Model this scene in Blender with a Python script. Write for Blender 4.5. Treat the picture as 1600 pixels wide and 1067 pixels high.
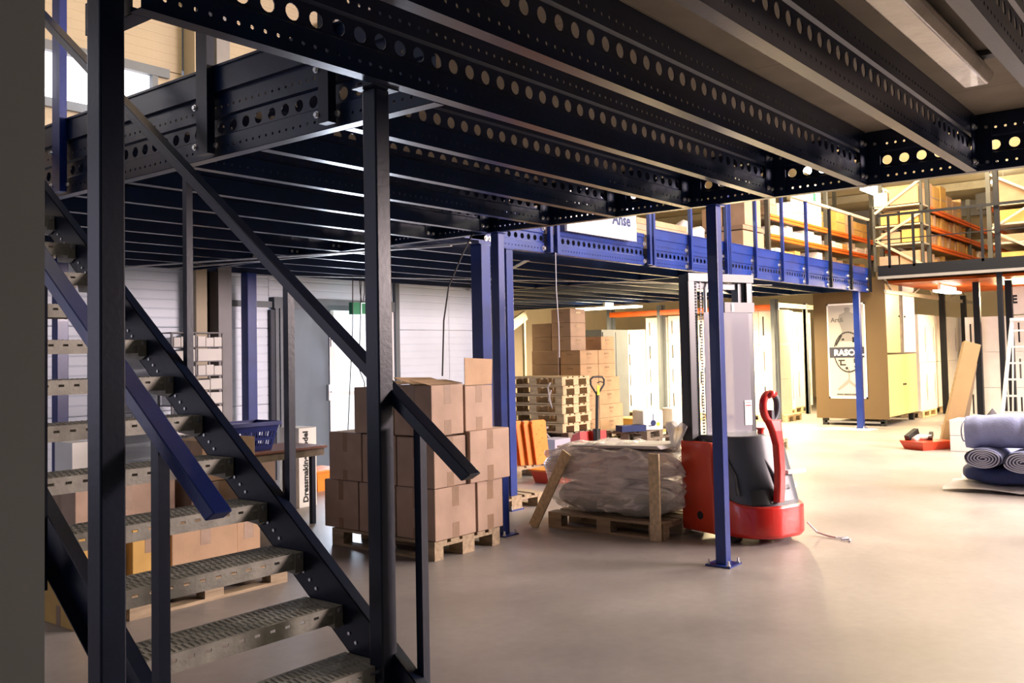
import bpy, bmesh, math, random
from mathutils import Matrix, Vector
random.seed(7)
for o in list(bpy.data.objects): bpy.data.objects.remove(o, do_unlink=True)
scene = bpy.context.scene
COL = scene.collection
PI = math.pi

# ---------------------------------------------------------------- camera
cam_d = bpy.data.cameras.new('camera'); cam = bpy.data.objects.new('camera', cam_d); COL.objects.link(cam)
MR = ((0.6217190902697546, -0.7829839520842142, -0.020037554060646178),
      (-0.01968437008206975, -0.04119472411000549, 0.9989572164412109),
      (-0.782992910803553, -0.6206763451945669, -0.041024092278733396))
R3 = Matrix(MR).transposed()
cam.matrix_world = Matrix.Translation((0, 0, 1.6)) @ R3.to_4x4()
cam_d.sensor_fit = 'HORIZONTAL'; cam_d.sensor_width = 36.0
cam_d.lens = 1453.1648 / 1600 * 36.0
cam_d.shift_y = -(533.5 - 493.1503) / 1600
cam_d.clip_start = 0.05; cam_d.clip_end = 200
scene.camera = cam

# ---------------------------------------------------------------- world, lights, exposure
scene.view_settings.view_transform = 'Standard'
scene.view_settings.look = 'None'
scene.view_settings.gamma = 1.0
scene.view_settings.use_curve_mapping = False
scene.view_settings.exposure = 0.0
w = bpy.data.worlds.new('world'); scene.world = w; w.use_nodes = True
bg = w.node_tree.nodes['Background']
bg.inputs[0].default_value = (0.62, 0.74, 1.0, 1); bg.inputs[1].default_value = 0.33

def area(name, loc, target, sx, sy, power, color, spread=180):
    d = bpy.data.lights.new(name, 'AREA'); d.shape = 'RECTANGLE'; d.size = sx; d.size_y = sy
    d.energy = power; d.color = color; d.spread = math.radians(spread)
    o = bpy.data.objects.new(name, d); COL.objects.link(o); o.location = loc
    v = Vector(target) - Vector(loc)
    o.rotation_euler = v.to_track_quat('-Z', 'Y').to_euler()
    return o
WARM = (1.0, 0.77, 0.43); COOL = (0.72, 0.82, 1.0); 
# daylight through the window strip and the open door, then two added fills
area('window_light', (5.3, 10.05, 4.75), (4.5, 5.0, 2.0), 3.4, 0.5, 120, COOL)
area('doorway_light', (9.08, 10.05, 1.15), (7.5, 6.0, 0.6), 0.75, 2.0, 90, COOL)
area('left_fill_light', (-3.0, 10.0, 2.3), (3.0, 3.0, 1.4), 4.5, 3.0, 70, (0.84, 0.76, 1.0))  # added lilac fill giving the left faces of the steel a sheen
area('back_wall_fill', (2.5, 5.5, 6.4), (5.0, 10.0, 2.4), 3.0, 2.0, 60, (0.74, 0.84, 1.0))  # added cool fill aimed at the back wall, no opening there
# lamps of the storage area and the open hall, and an added roof fill
for nm, loc, tgt, sx, sy, pw, c in (
    ('aisle_light', (17.6, 10.6, 2.55), (17.6, 10.6, 0), 0.3, 3.4, 800, WARM),
    ('aisle_light', (17.6, 8.0, 2.55), (17.0, 7.6, 0), 0.3, 1.8, 520, WARM),
    ('aisle_light', (13.0, 11.6, 2.55), (13.0, 11.6, 0), 1.6, 0.3, 120, WARM),
    ('hall_light', (14.8, 0.6, 6.2), (13.5, 1.5, 0), 5.0, 5.0, 1700, (1.0, 0.88, 0.74)),
    ('hall_light', (16.5, 4.2, 5.8), (17.5, 5.0, 0), 2.0, 1.5, 420, WARM),
    ('side_daylight', (12.6, -6.0, 3.5), (6.3, 5.0, 0.8), 4.4, 1.5, 3000, (1.0, 0.80, 0.78)),
    ('corner_light', (21.6, 7.75, 2.6), (21.8, 8.3, 0.5), 2.4, 0.25, 420, WARM),
    ('roof_fill_light', (22.5, 5.0, 4.9), (23.0, 5.0, 9), 4.0, 4.0, 170, WARM),  # added upward fill that brightens the roof, not a fitting
    ('upper_light', (18.6, 6.3, 5.4), (19, 7.5, 3.2), 1.5, 0.5, 100, WARM),
    ('upper_light', (18.4, 4.2, 5.5), (20.5, 4.8, 3.0), 1.5, 0.5, 85, WARM),
    ('upper_light', (9.0, 8.5, 5.6), (8.5, 8.5, 3.0), 2.5, 1.0, 160, WARM),
    ('upper_light', (5.0, 7.6, 5.9), (4.8, 10.2, 5.6), 2.0, 1.0, 30, WARM),
    ('far_deck_light', (23.0, 3.4, 2.66), (22.0, 3.0, 0), 2.0, 0.3, 520, WARM),
):
    area(nm, loc, tgt, sx, sy, pw, c)

# ---------------------------------------------------------------- materials
def mat(name, color, rough=0.6, metal=0.0, var=0.0, vscale=6.0, bump=0.0, bscale=40.0, coat=0.0,
        alpha=1.0, emit=None, estr=0.0, stretch=None, color2=None, spec=0.5, trans=0.0):
    m = bpy.data.materials.new(name); m.use_nodes = True
    nt = m.node_tree; b = nt.nodes['Principled BSDF']
    b.inputs['Base Color'].default_value = (*color, 1)
    b.inputs['Roughness'].default_value = rough; b.inputs['Metallic'].default_value = metal
    b.inputs['Coat Weight'].default_value = coat; b.inputs['Alpha'].default_value = alpha
    b.inputs['Specular IOR Level'].default_value = spec
    b.inputs['Transmission Weight'].default_value = trans
    if emit:
        b.inputs['Emission Color'].default_value = (*emit, 1); b.inputs['Emission Strength'].default_value = estr
    if var > 0 or bump > 0:
        tc = nt.nodes.new('ShaderNodeTexCoord'); mp = nt.nodes.new('ShaderNodeMapping')
        nt.links.new(tc.outputs['Object'], mp.inputs[0])
        if stretch: mp.inputs['Scale'].default_value = stretch
    if var > 0:
        n = nt.nodes.new('ShaderNodeTexNoise'); n.inputs['Scale'].default_value = vscale
        n.inputs['Detail'].default_value = 5; nt.links.new(mp.outputs[0], n.inputs['Vector'])
        r = nt.nodes.new('ShaderNodeValToRGB')
        c2 = color2 if color2 else tuple(max(0, c * (1 - var)) for c in color)
        c1 = color if color2 else tuple(min(1, c * (1 + var * 0.6)) for c in color)
        r.color_ramp.elements[0].position = 0.32; r.color_ramp.elements[1].position = 0.68
        r.color_ramp.elements[0].color = (*c2, 1); r.color_ramp.elements[1].color = (*c1, 1)
        nt.links.new(n.outputs['Fac'], r.inputs[0]); nt.links.new(r.outputs[0], b.inputs['Base Color'])
    if bump > 0:
        n2 = nt.nodes.new('ShaderNodeTexNoise'); n2.inputs['Scale'].default_value = bscale
        n2.inputs['Detail'].default_value = 4; nt.links.new(mp.outputs[0], n2.inputs['Vector'])
        bp = nt.nodes.new('ShaderNodeBump'); bp.inputs['Strength'].default_value = bump
        bp.inputs['Distance'].default_value = 0.02
        nt.links.new(n2.outputs['Fac'], bp.inputs['Height']); nt.links.new(bp.outputs[0], b.inputs['Normal'])
    return m

M = {}
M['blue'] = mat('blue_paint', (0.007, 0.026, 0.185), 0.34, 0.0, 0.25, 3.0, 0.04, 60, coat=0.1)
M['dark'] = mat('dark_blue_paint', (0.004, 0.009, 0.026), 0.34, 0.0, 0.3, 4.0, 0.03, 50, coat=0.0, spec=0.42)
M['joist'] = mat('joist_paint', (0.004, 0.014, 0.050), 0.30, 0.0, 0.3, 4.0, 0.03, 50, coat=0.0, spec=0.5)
M['bolt'] = mat('zinc_bolt', (0.75, 0.75, 0.74), 0.3, 0.9)
M['galv'] = mat('galvanised_steel', (0.42, 0.41, 0.38), 0.42, 0.75, 0.25, 12, 0.05, 60)
M['tread'] = mat('galvanised_tread', (0.36, 0.34, 0.28), 0.55, 0.15, 0.3, 10, 0.1, 60)
M['chip'] = mat('chipboard', (0.34, 0.29, 0.22), 0.75, 0, 0.12, 5, 0.05, 120)
M['concrete'] = None
M['wallwhite'] = mat('wall_panel_daylight_tint', (0.66, 0.73, 0.83), 0.45, 0, 0.06, 1.5)  # bluish door daylight is mixed into this panel colour
M['walltan'] = mat('wall_panel_upper_paint', (0.38, 0.315, 0.215), 0.6, 0, 0.06, 1.5)
M['greywall'] = mat('near_grey_paint', (0.55, 0.55, 0.50), 0.7, 0, 0.05, 3)
M['frame'] = mat('grey_frame_paint', (0.11, 0.13, 0.15), 0.5, 0, 0.1, 4)
M['doorgrey'] = mat('door_grey_paint', (0.11, 0.145, 0.18), 0.45, 0, 0.08, 4)
M['steelgrey'] = mat('grey_steel_paint', (0.17, 0.165, 0.17), 0.5, 0, 0.1, 4)
M['roof'] = mat('roof_sheet', (0.55, 0.47, 0.32), 0.7, 0, 0.05, 2)
M['carton'] = mat('cardboard', (0.38, 0.262, 0.19), 0.8, 0, 0.12, 5, 0.05, 60)
M['carton2'] = mat('cardboard_light', (0.42, 0.27, 0.16), 0.8, 0, 0.12, 5, 0.05, 60)
M['cartongrey'] = mat('cardboard_greyish', (0.28, 0.19, 0.14), 0.8, 0, 0.12, 5, 0.05, 60)
M['cartonyel'] = mat('cardboard_yellow', (0.55, 0.33, 0.09), 0.8, 0, 0.14, 5)
M['cartonwhite'] = mat('white_carton', (0.80, 0.78, 0.74), 0.6, 0, 0.05, 5)
M['tape'] = mat('packing_tape', (0.26, 0.165, 0.10), 0.35, 0, 0.1, 20)
M['wood'] = mat('pallet_wood', (0.36, 0.27, 0.17), 0.8, 0, 0.35, 9, 0.15, 40, stretch=(0.4, 3, 3))
M['woodpale'] = mat('pale_pallet_wood', (0.62, 0.48, 0.29), 0.8, 0, 0.25, 9, 0.12, 40, stretch=(0.4, 3, 3))
M['wooddark'] = mat('worn_pallet_wood', (0.20, 0.16, 0.12), 0.85, 0, 0.35, 9, 0.15, 40)
M['orange'] = mat('orange_plastic', (0.78, 0.22, 0.02), 0.45, 0, 0.12, 6)
M['rackorange'] = mat('orange_beam_paint', (0.80, 0.15, 0.02), 0.35, 0, 0.1, 6)
M['rackgrey'] = mat('rack_grey_paint', (0.06, 0.06, 0.055), 0.45, 0.2, 0.1, 6)
M['rackgalv'] = mat('rack_galvanised', (0.50, 0.46, 0.36), 0.5, 0.4, 0.1, 6)
M['red'] = mat('red_paint', (0.62, 0.022, 0.015), 0.3, 0, 0.1, 5, coat=0.5)
M['redorange'] = mat('orange_red_paint', (0.62, 0.045, 0.012), 0.35, 0, 0.1, 5, coat=0.4)
M['hood'] = mat('grey_plastic_hood', (0.075, 0.085, 0.10), 0.42, 0, 0.12, 5, 0.03, 90)
M['black'] = mat('black_plastic', (0.012, 0.012, 0.014), 0.4)
M['ink'] = mat('print_ink', (0.01, 0.01, 0.012), 0.7)
M['white'] = mat('white_plastic', (0.8, 0.8, 0.8), 0.5)
M['paper'] = mat('poster_paper', (0.36, 0.34, 0.33), 0.6)
M['posterdark'] = mat('poster_band', (0.02, 0.024, 0.05), 0.5)
M['postergrey'] = mat('poster_grey_print', (0.10, 0.10, 0.10), 0.6)
M['posterlight'] = mat('poster_light_print', (0.20, 0.19, 0.19), 0.6)
M['board'] = mat('wardrobe_side_board', (0.095, 0.057, 0.021), 0.6, 0, 0.06, 2, stretch=(1, 1, 0.3))
M['cream'] = mat('cream_door_laminate', (0.80, 0.62, 0.26), 0.35, 0, 0.04, 2)
M['navy'] = mat('navy_fabric', (0.010, 0.022, 0.10), 0.75, 0, 0.2, 10, 0.15, 90)
M['denim'] = mat('lilac_blue_fabric', (0.27, 0.31, 0.52), 0.85, 0, 0.2, 5, 0.2, 60)
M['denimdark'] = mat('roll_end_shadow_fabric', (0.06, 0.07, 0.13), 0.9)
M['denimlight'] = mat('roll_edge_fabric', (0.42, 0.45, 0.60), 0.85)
M['greyfab'] = mat('pinkish_grey_fabric', (0.62, 0.52, 0.48), 0.8, 0, 0.25, 4, 0.2, 30)
M['greyfab2'] = mat('grey_fabric', (0.40, 0.40, 0.36), 0.8, 0, 0.3, 4, 0.2, 30)
M['foam'] = mat('pale_foam_sheet', (0.55, 0.52, 0.52), 0.6, 0, 0.1, 6)
M['tabletop'] = mat('table_top_laminate', (0.20, 0.075, 0.05), 0.4, 0, 0.15, 6)
M['basket'] = mat('blue_basket_plastic', (0.010, 0.022, 0.16), 0.4, 0, 0.1, 6)
M['yellow'] = mat('yellow_sticker', (0.75, 0.72, 0.02), 0.5)
M['green'] = mat('exit_sign_green', (0.01, 0.22, 0.10), 0.5)
M['signlit'] = mat('exit_sign_lit', (0.75, 0.9, 0.85), 0.5, emit=(0.75, 1.0, 0.92), estr=0.9)
M['lamp'] = mat('lit_fluorescent', (1, 1, 1), 0.5, emit=(1.0, 0.93, 0.72), estr=16)
M['lampoff'] = mat('prismatic_diffuser', (0.72, 0.62, 0.52), 0.18, 0, 0.2, 3, 0.15, 25, coat=0.6)
M['sky'] = mat('bright_daylight_glass', (1, 1, 1), 0.5, emit=(0.95, 0.93, 1.0), estr=2.2)
M['skydoor'] = mat('bright_doorway_glass', (0.8, 0.9, 1), 0.4, emit=(0.86, 0.95, 1.0), estr=1.0)
M['skydoor2'] = mat('frosted_door_lower_panel', (0.7, 0.82, 0.88), 0.4, emit=(0.70, 0.84, 0.90), estr=0.62)
M['bag'] = mat('dark_bag_fabric', (0.06, 0.055, 0.07), 0.8, 0, 0.3, 8, 0.2, 30)
M['leancard'] = mat('brown_cardboard_plank', (0.22, 0.135, 0.05), 0.7, 0, 0.1, 3)
M['railblack'] = mat('near_black_rail_paint', (0.004, 0.005, 0.009), 0.45, spec=0.3)
M['alu'] = mat('aluminium', (0.78, 0.77, 0.78), 0.35, 0.6)
M['cable'] = mat('cable_rubber', (0.02, 0.02, 0.025), 0.6)
M['cablelight'] = mat('pale_cord', (0.55, 0.55, 0.60), 0.6)
M['plexi'] = mat('mast_guard_plastic', (0.30, 0.29, 0.33), 0.12, 0, alpha=0.80)
M['lilaclamp'] = mat('grey_bin', (0.35, 0.33, 0.42), 0.6)

def film_material():
    m = bpy.data.materials.new('stretch_film'); m.use_nodes = True; nt = m.node_tree
    b = nt.nodes['Principled BSDF']; b.inputs['Base Color'].default_value = (0.93, 0.87, 0.84, 1)
    b.inputs['Roughness'].default_value = 0.22; b.inputs['Coat Weight'].default_value = 0.6
    b.inputs['Specular IOR Level'].default_value = 0.9
    tc = nt.nodes.new('ShaderNodeTexCoord'); mp = nt.nodes.new('ShaderNodeMapping')
    mp.inputs['Scale'].default_value = (1.5, 0.38, 3.0); mp.inputs['Rotation'].default_value = (0.22, 0.05, 0.05)
    nt.links.new(tc.outputs['Object'], mp.inputs[0])
    n = nt.nodes.new('ShaderNodeTexNoise'); n.inputs['Scale'].default_value = 5; n.inputs['Detail'].default_value = 7
    n.inputs['Distortion'].default_value = 1.2
    nt.links.new(mp.outputs[0], n.inputs['Vector'])
    r = nt.nodes.new('ShaderNodeValToRGB'); r.color_ramp.elements[0].position = 0.35; r.color_ramp.elements[1].position = 0.72
    r.color_ramp.elements[0].color = (0.32, 0.32, 0.32, 1); r.color_ramp.elements[1].color = (0.92, 0.92, 0.92, 1)
    nt.links.new(n.outputs['Fac'], r.inputs[0]); nt.links.new(r.outputs[0], b.inputs['Alpha'])
    bp = nt.nodes.new('ShaderNodeBump'); bp.inputs['Strength'].default_value = 0.7; bp.inputs['Distance'].default_value = 0.04
    nt.links.new(n.outputs['Fac'], bp.inputs['Height']); nt.links.new(bp.outputs[0], b.inputs['Normal'])
    return m
M['film'] = film_material()
M['filmtail'] = mat('bunched_film', (0.8, 0.78, 0.78), 0.15, alpha=0.6, bump=0.6, bscale=18)

def concrete_material():
    m = bpy.data.materials.new('polished_concrete'); m.use_nodes = True; nt = m.node_tree
    b = nt.nodes['Principled BSDF']
    tc = nt.nodes.new('ShaderNodeTexCoord')
    n = nt.nodes.new('ShaderNodeTexNoise'); n.inputs['Scale'].default_value = 0.9; n.inputs['Detail'].default_value = 9
    n.inputs['Roughness'].default_value = 0.62
    nt.links.new(tc.outputs['Object'], n.inputs['Vector'])
    r = nt.nodes.new('ShaderNodeValToRGB')
    r.color_ramp.elements[0].position = 0.3; r.color_ramp.elements[0].color = (0.225, 0.205, 0.196, 1)
    r.color_ramp.elements[1].position = 0.72; r.color_ramp.elements[1].color = (0.345, 0.315, 0.30, 1)
    nt.links.new(n.outputs['Fac'], r.inputs[0])
    n2 = nt.nodes.new('ShaderNodeTexNoise'); n2.inputs['Scale'].default_value = 14; n2.inputs['Detail'].default_value = 8
    nt.links.new(tc.outputs['Object'], n2.inputs['Vector'])
    mx = nt.nodes.new('ShaderNodeMix'); mx.data_type = 'RGBA'; mx.blend_type = 'MULTIPLY'; mx.inputs[0].default_value = 0.22
    nt.links.new(r.outputs[0], mx.inputs[6]); nt.links.new(n2.outputs['Fac'], mx.inputs[7])
    nt.links.new(mx.outputs[2], b.inputs['Base Color'])
    rr = nt.nodes.new('ShaderNodeMapRange'); rr.inputs[3].default_value = 0.30; rr.inputs[4].default_value = 0.52
    nt.links.new(n.outputs['Fac'], rr.inputs[0]); nt.links.new(rr.outputs[0], b.inputs['Roughness'])
    bp = nt.nodes.new('ShaderNodeBump'); bp.inputs['Strength'].default_value = 0.08; bp.inputs['Distance'].default_value = 0.01
    nt.links.new(n2.outputs['Fac'], bp.inputs['Height']); nt.links.new(bp.outputs[0], b.inputs['Normal'])
    return m
M['concrete'] = concrete_material()

# ---------------------------------------------------------------- mesh helpers
class B:
    def __init__(s): s.v = []; s.f = []; s.m = []
    def add(s, vs, fs, m=0):
        k = len(s.v); s.v += [tuple(v) for v in vs]
        for f in fs: s.f.append(tuple(i + k for i in f)); s.m.append(m)
        return s
    def box(s, x0, x1, y0, y1, z0, z1, m=0):
        vs = [(x0,y0,z0),(x1,y0,z0),(x1,y1,z0),(x0,y1,z0),(x0,y0,z1),(x1,y0,z1),(x1,y1,z1),(x0,y1,z1)]
        return s.add(vs, [(0,3,2,1),(4,5,6,7),(0,1,5,4),(1,2,6,5),(2,3,7,6),(3,0,4,7)], m)
    def frust(s, x0, x1, y0, y1, z0, z1, t, m=0):
        vs = [(x0+t,y0+t,z0),(x1-t,y0+t,z0),(x1-t,y1-t,z0),(x0+t,y1-t,z0),(x0,y0,z1),(x1,y0,z1),(x1,y1,z1),(x0,y1,z1)]
        return s.add(vs, [(0,3,2,1),(4,5,6,7),(0,1,5,4),(1,2,6,5),(2,3,7,6),(3,0,4,7)], m)
    def bar(s, p, q, wd, h, m=0, up=(0,0,1)):
        p = Vector(p); q = Vector(q); d = (q - p).normalized(); u = Vector(up)
        r = d.cross(u)
        if r.length < 1e-5: r = d.cross(Vector((1,0,0)))
        r.normalize(); n = r.cross(d)
        vs = []
        for a in (p, q):
            for (i, j) in ((-1,-1),(1,-1),(1,1),(-1,1)): vs.append(a + r*(wd/2*i) + n*(h/2*j))
        return s.add(vs, [(0,1,2,3),(7,6,5,4),(0,4,5,1),(1,5,6,2),(2,6,7,3),(3,7,4,0)], m)
    def cyl(s, p, q, r, n=12, m=0, r2=None):
        p = Vector(p); q = Vector(q); d = (q - p).normalized()
        a = d.cross(Vector((0,0,1)))
        if a.length < 1e-4: a = Vector((1,0,0))
        a.normalize(); b = d.cross(a); r2 = r if r2 is None else r2
        vs = [p + (a*math.cos(2*PI*i/n) + b*math.sin(2*PI*i/n))*r for i in range(n)] + \
             [q + (a*math.cos(2*PI*i/n) + b*math.sin(2*PI*i/n))*r2 for i in range(n)]
        fs = [(i, (i+1)%n, n+(i+1)%n, n+i) for i in range(n)] + [tuple(range(n))[::-1], tuple(range(n, 2*n))]
        return s.add(vs, fs, m)
    def tube(s, pts, r, n=8, m=0, closed=False):
        pts = [Vector(p) for p in pts]; L = len(pts); base = len(s.v); prev = None
        for i, p in enumerate(pts):
            if closed: d = pts[(i+1)%L] - pts[i-1]
            else: d = pts[min(i+1, L-1)] - pts[max(i-1, 0)]
            d.normalize()
            if prev is None:
                a = d.cross(Vector((0,0,1)))
                if a.length < 1e-3: a = d.cross(Vector((1,0,0)))
            else: a = prev - d*prev.dot(d)
            a.normalize(); prev = a; b = d.cross(a)
            for k in range(n): s.v.append(tuple(p + (a*math.cos(2*PI*k/n) + b*math.sin(2*PI*k/n))*r))
        R = L if closed else L-1
        for i in range(R):
            j = (i+1) % L
            for k in range(n):
                s.f.append((base+i*n+k, base+i*n+(k+1)%n, base+j*n+(k+1)%n, base+j*n+k)); s.m.append(m)
        if not closed:
            s.f.append(tuple(base+k for k in range(n))[::-1]); s.m.append(m)
            s.f.append(tuple(base+(L-1)*n+k for k in range(n))); s.m.append(m)
        return s
    def prism(s, pts, fn, m=0):
        """pts: 2-D outline; fn(u,v,t) -> 3-D for t in 0,1"""
        n = len(pts)
        vs = [fn(u, v, 0) for u, v in pts] + [fn(u, v, 1) for u, v in pts]
        fs = [tuple(range(n))[::-1], tuple(range(n, 2*n))] + [(i, (i+1)%n, n+(i+1)%n, n+i) for i in range(n)]
        return s.add(vs, fs, m)
    def grid(s, nu, nv, fn, m=0, cu=False, cv=False):
        base = len(s.v)
        for i in range(nu):
            for j in range(nv): s.v.append(tuple(fn(i/(nu if cu else nu-1), j/(nv if cv else nv-1))))
        for i in range(nu if cu else nu-1):
            for j in range(nv if cv else nv-1):
                s.f.append((base+i*nv+j, base+((i+1)%nu)*nv+j, base+((i+1)%nu)*nv+(j+1)%nv, base+i*nv+(j+1)%nv)); s.m.append(m)
        return s
    def mesh(s, name, mats, smooth=False):
        me = bpy.data.meshes.new(name); me.from_pydata(s.v, [], s.f)
        for k in mats: me.materials.append(M[k])
        me.polygons.foreach_set('material_index', s.m)
        if smooth: me.polygons.foreach_set('use_smooth', [True]*len(s.f))
        me.update(); return me
    def out(s, name, mats, parent=None, smooth=False, bevel=0, world=True, fix=False):
        if isinstance(mats, str): mats = [mats]
        me = s.mesh(name, mats, smooth)
        if fix:
            bm = bmesh.new(); bm.from_mesh(me); bmesh.ops.remove_doubles(bm, verts=bm.verts, dist=1e-5)
            bmesh.ops.recalc_face_normals(bm, faces=bm.faces); bm.to_mesh(me); bm.free()
        return put(name, me, parent, bevel, world)

def _outs(b_, name, mats, parent=None, world=True, smooth=False, bevel=0):
    """one object per connected piece"""
    n = len(b_.v); par = list(range(n))
    def fd(i):
        while par[i] != i: par[i] = par[par[i]]; i = par[i]
        return i
    for f in b_.f:
        r0 = fd(f[0])
        for i in f[1:]: par[fd(i)] = r0
    comp = {}
    for fi, f in enumerate(b_.f): comp.setdefault(fd(f[0]), []).append(fi)
    res = []
    for fis in comp.values():
        q_ = B(); mp = {}
        for fi in fis:
            nf = []
            for i in b_.f[fi]:
                if i not in mp: mp[i] = len(q_.v); q_.v.append(b_.v[i])
                nf.append(mp[i])
            q_.f.append(tuple(nf)); q_.m.append(b_.m[fi])
        res.append(q_.out(name, mats, parent, smooth, bevel, world))
    return res
B.outs = lambda s, *a, **k: _outs(s, *a, **k)

def put(name, me, parent=None, bevel=0, world=False, loc=None):
    o = bpy.data.objects.new(name, me); COL.objects.link(o)
    if parent is not None:
        o.parent = parent
        if world:
            off = Vector((0,0,0)); p = parent
            while p is not None: off += Vector(p.location); p = p.parent
            o.location = -off
    if loc is not None: o.location = loc
    if bevel:
        md = o.modifiers.new('bevel', 'BEVEL'); md.width = bevel; md.segments = 2; md.limit_method = 'ANGLE'
    return o

def tag(o, label, cat, group=None, kind=None):
    o['label'] = label; o['category'] = cat
    if group: o['group'] = group
    if kind: o['kind'] = kind
    return o
def struct(o, label=None):
    o['kind'] = 'structure'
    if label: o['label'] = label
    return o
def thing(name, label, cat, loc=(0,0,0), rz=0.0, group=None):
    o = bpy.data.objects.new(name, None); COL.objects.link(o); o.empty_display_size = 0.1
    o.location = loc; o.rotation_euler = (0,0,rz); return tag(o, label, cat, group)
def kids(o): return [c for c in ALL() if c.parent == o]
def ALL(): return list(bpy.data.objects)
def dup(root, loc=None, rz=None, label=None, group=None, swap=None):
    ch = [c for c in root.children]
    r = root.copy(); COL.objects.link(r)
    if loc is not None: r.location = loc
    if rz is not None: r.rotation_euler = (0,0,rz)
    if label: r['label'] = label
    if group: r['group'] = group
    for c in ch:
        k = c.copy(); COL.objects.link(k); k.parent = r
        if swap and k.data:
            for i, sl in enumerate(k.material_slots):
                if sl.material.name in swap: sl.link = 'OBJECT'; sl.material = M[swap[sl.material.name]]
        for g in c.children:
            q = g.copy(); COL.objects.link(q); q.parent = k
    return r

_txt = {}
def text(s, size, org, xd, yd, matk, parent=None, name='printed_text', world=True, thick=0.0, bold=0.0, align='LEFT'):
    cu = bpy.data.curves.new('t', 'FONT'); cu.body = s; cu.size = size; cu.offset = bold; cu.align_x = align
    cu.resolution_u = 2
    to = bpy.data.objects.new('t', cu); COL.objects.link(to)
    bpy.context.view_layer.update()
    me = bpy.data.meshes.new_from_object(to.evaluated_get(bpy.context.evaluated_depsgraph_get()))
    bpy.data.objects.remove(to, do_unlink=True)
    X = Vector(xd).normalized(); Y = Vector(yd).normalized(); O = Vector(org)
    for v in me.vertices: v.co = O + X*v.co.x + Y*v.co.y
    me.materials.clear(); me.materials.append(M[matk]); me.name = name
    return put(name, me, parent, 0, world)

def lerp(a, b, t): return a + (b-a)*t

# ================================================================= SETTING
b = B(); b.box(-12, 34, -14, 18, -0.15, 0.0)
struct(b.out('floor', 'concrete'), 'polished grey concrete floor with faint stains')

# near grey wall edge at the left of the frame
b = B(); b.box(-1.6, 0.42, 0.905, 1.25, 0, 3.02)
struct(b.out('wall_left', 'greywall'), 'plain dark grey wall edge close to the camera')

# back wall of ribbed panels with a window strip and a doorway
WY = 10.2
def ribbed(bm, x0, x1, z0, z1, m, pitch=0.11, seam=None):
    n = max(1, round((z1-z0)/pitch)); h = (z1-z0)/n
    for i in range(n):
        za = z0+i*h; zb = za+h
        bm.add([(x0,WY,za),(x1,WY,za),(x1,WY-0.004,za+h*0.12),(x0,WY-0.004,za+h*0.12),
                (x0,WY-0.004,zb-h*0.10),(x1,WY-0.004,zb-h*0.10),(x1,WY,zb),(x0,WY,zb)],
               [(0,1,2,3),(3,2,5,4),(4,5,6,7)], m)
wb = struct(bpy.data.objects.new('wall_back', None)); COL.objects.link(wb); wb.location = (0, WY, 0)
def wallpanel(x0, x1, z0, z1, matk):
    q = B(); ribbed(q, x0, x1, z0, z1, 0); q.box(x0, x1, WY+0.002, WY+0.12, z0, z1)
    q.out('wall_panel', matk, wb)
segs_z = [(0,1.0),(1.006,2.0),(2.006,3.0),(3.006,3.7),(3.706,4.40)]
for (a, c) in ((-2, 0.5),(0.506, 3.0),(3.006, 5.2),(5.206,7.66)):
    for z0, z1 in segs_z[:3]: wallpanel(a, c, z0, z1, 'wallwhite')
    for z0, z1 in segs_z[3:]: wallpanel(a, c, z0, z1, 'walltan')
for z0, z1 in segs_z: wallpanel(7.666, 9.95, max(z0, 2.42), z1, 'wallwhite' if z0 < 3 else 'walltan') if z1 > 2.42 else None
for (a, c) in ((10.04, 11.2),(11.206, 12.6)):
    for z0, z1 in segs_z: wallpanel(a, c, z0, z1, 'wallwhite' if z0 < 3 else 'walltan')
for (a, c) in ((-2, 0.5),(0.506, 3.0),(3.006, 6.4),(6.55, 9.5),(9.506,12.6)):
    for z0, z1 in ((5.13,6.0),(6.006,7.0)): wallpanel(a, c, z0, z1, 'walltan')
for (a, c) in ((6.055,9.5),(9.506,12.6)): wallpanel(a, c, 4.406, 5.12, 'walltan')
# window strip
win = struct(bpy.data.objects.new('window_1', None), 'bright high window strip'); COL.objects.link(win); win.location = (3.5, WY, 4.4)
q = B()
q.box(-2, 6.05, WY-0.05, WY+0.06, 4.40, 4.50); q.box(-2, 6.2, WY-0.06, WY+0.06, 5.02, 5.13)
for x in (-2, 1.0, 3.6, 5.98): q.box(x, x+0.07, WY-0.05, WY+0.06, 4.5, 5.02)
q.out('window_frame', 'frame', win)
for a, c in ((-1.93,1.0),(1.07,3.6),(3.67,5.98)):
    q = B(); q.box(a, c, WY+0.02, WY+0.03, 4.5, 5.02); q.out('window_pane', 'sky', win)
# hall columns at the back wall
for i, (x, nm, wd) in enumerate(((6.42, 'steel hall column with beige and grey flanges against the back wall', .50), (12.1, 'light grey steel hall column right of the panelled wall', .45))):
    r = thing('hall_column', nm, 'column', (x+wd/2, WY-0.15, 0))
    q = B(); q.box(x, x+0.15, WY-0.25, WY-0.01, 0, 6.9); q.out('flange', 'walltan' if i == 0 else 'steelgrey', r)
    q = B(); q.box(x+wd-0.19, x+wd, WY-0.25, WY-0.01, 0, 6.9); q.out('flange', 'steelgrey', r)
    q = B(); q.box(x+0.15, x+wd-0.19, WY-0.06, WY-0.02, 0, 6.9); q.out('web', 'black', r)
    if i == 0:
        q = B(); q.bar((x+0.35, WY-0.12, 4.85), (x+3.2, WY-0.12, 6.9), 0.16, 0.26); q.out('haunch', 'steelgrey', r)
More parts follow.
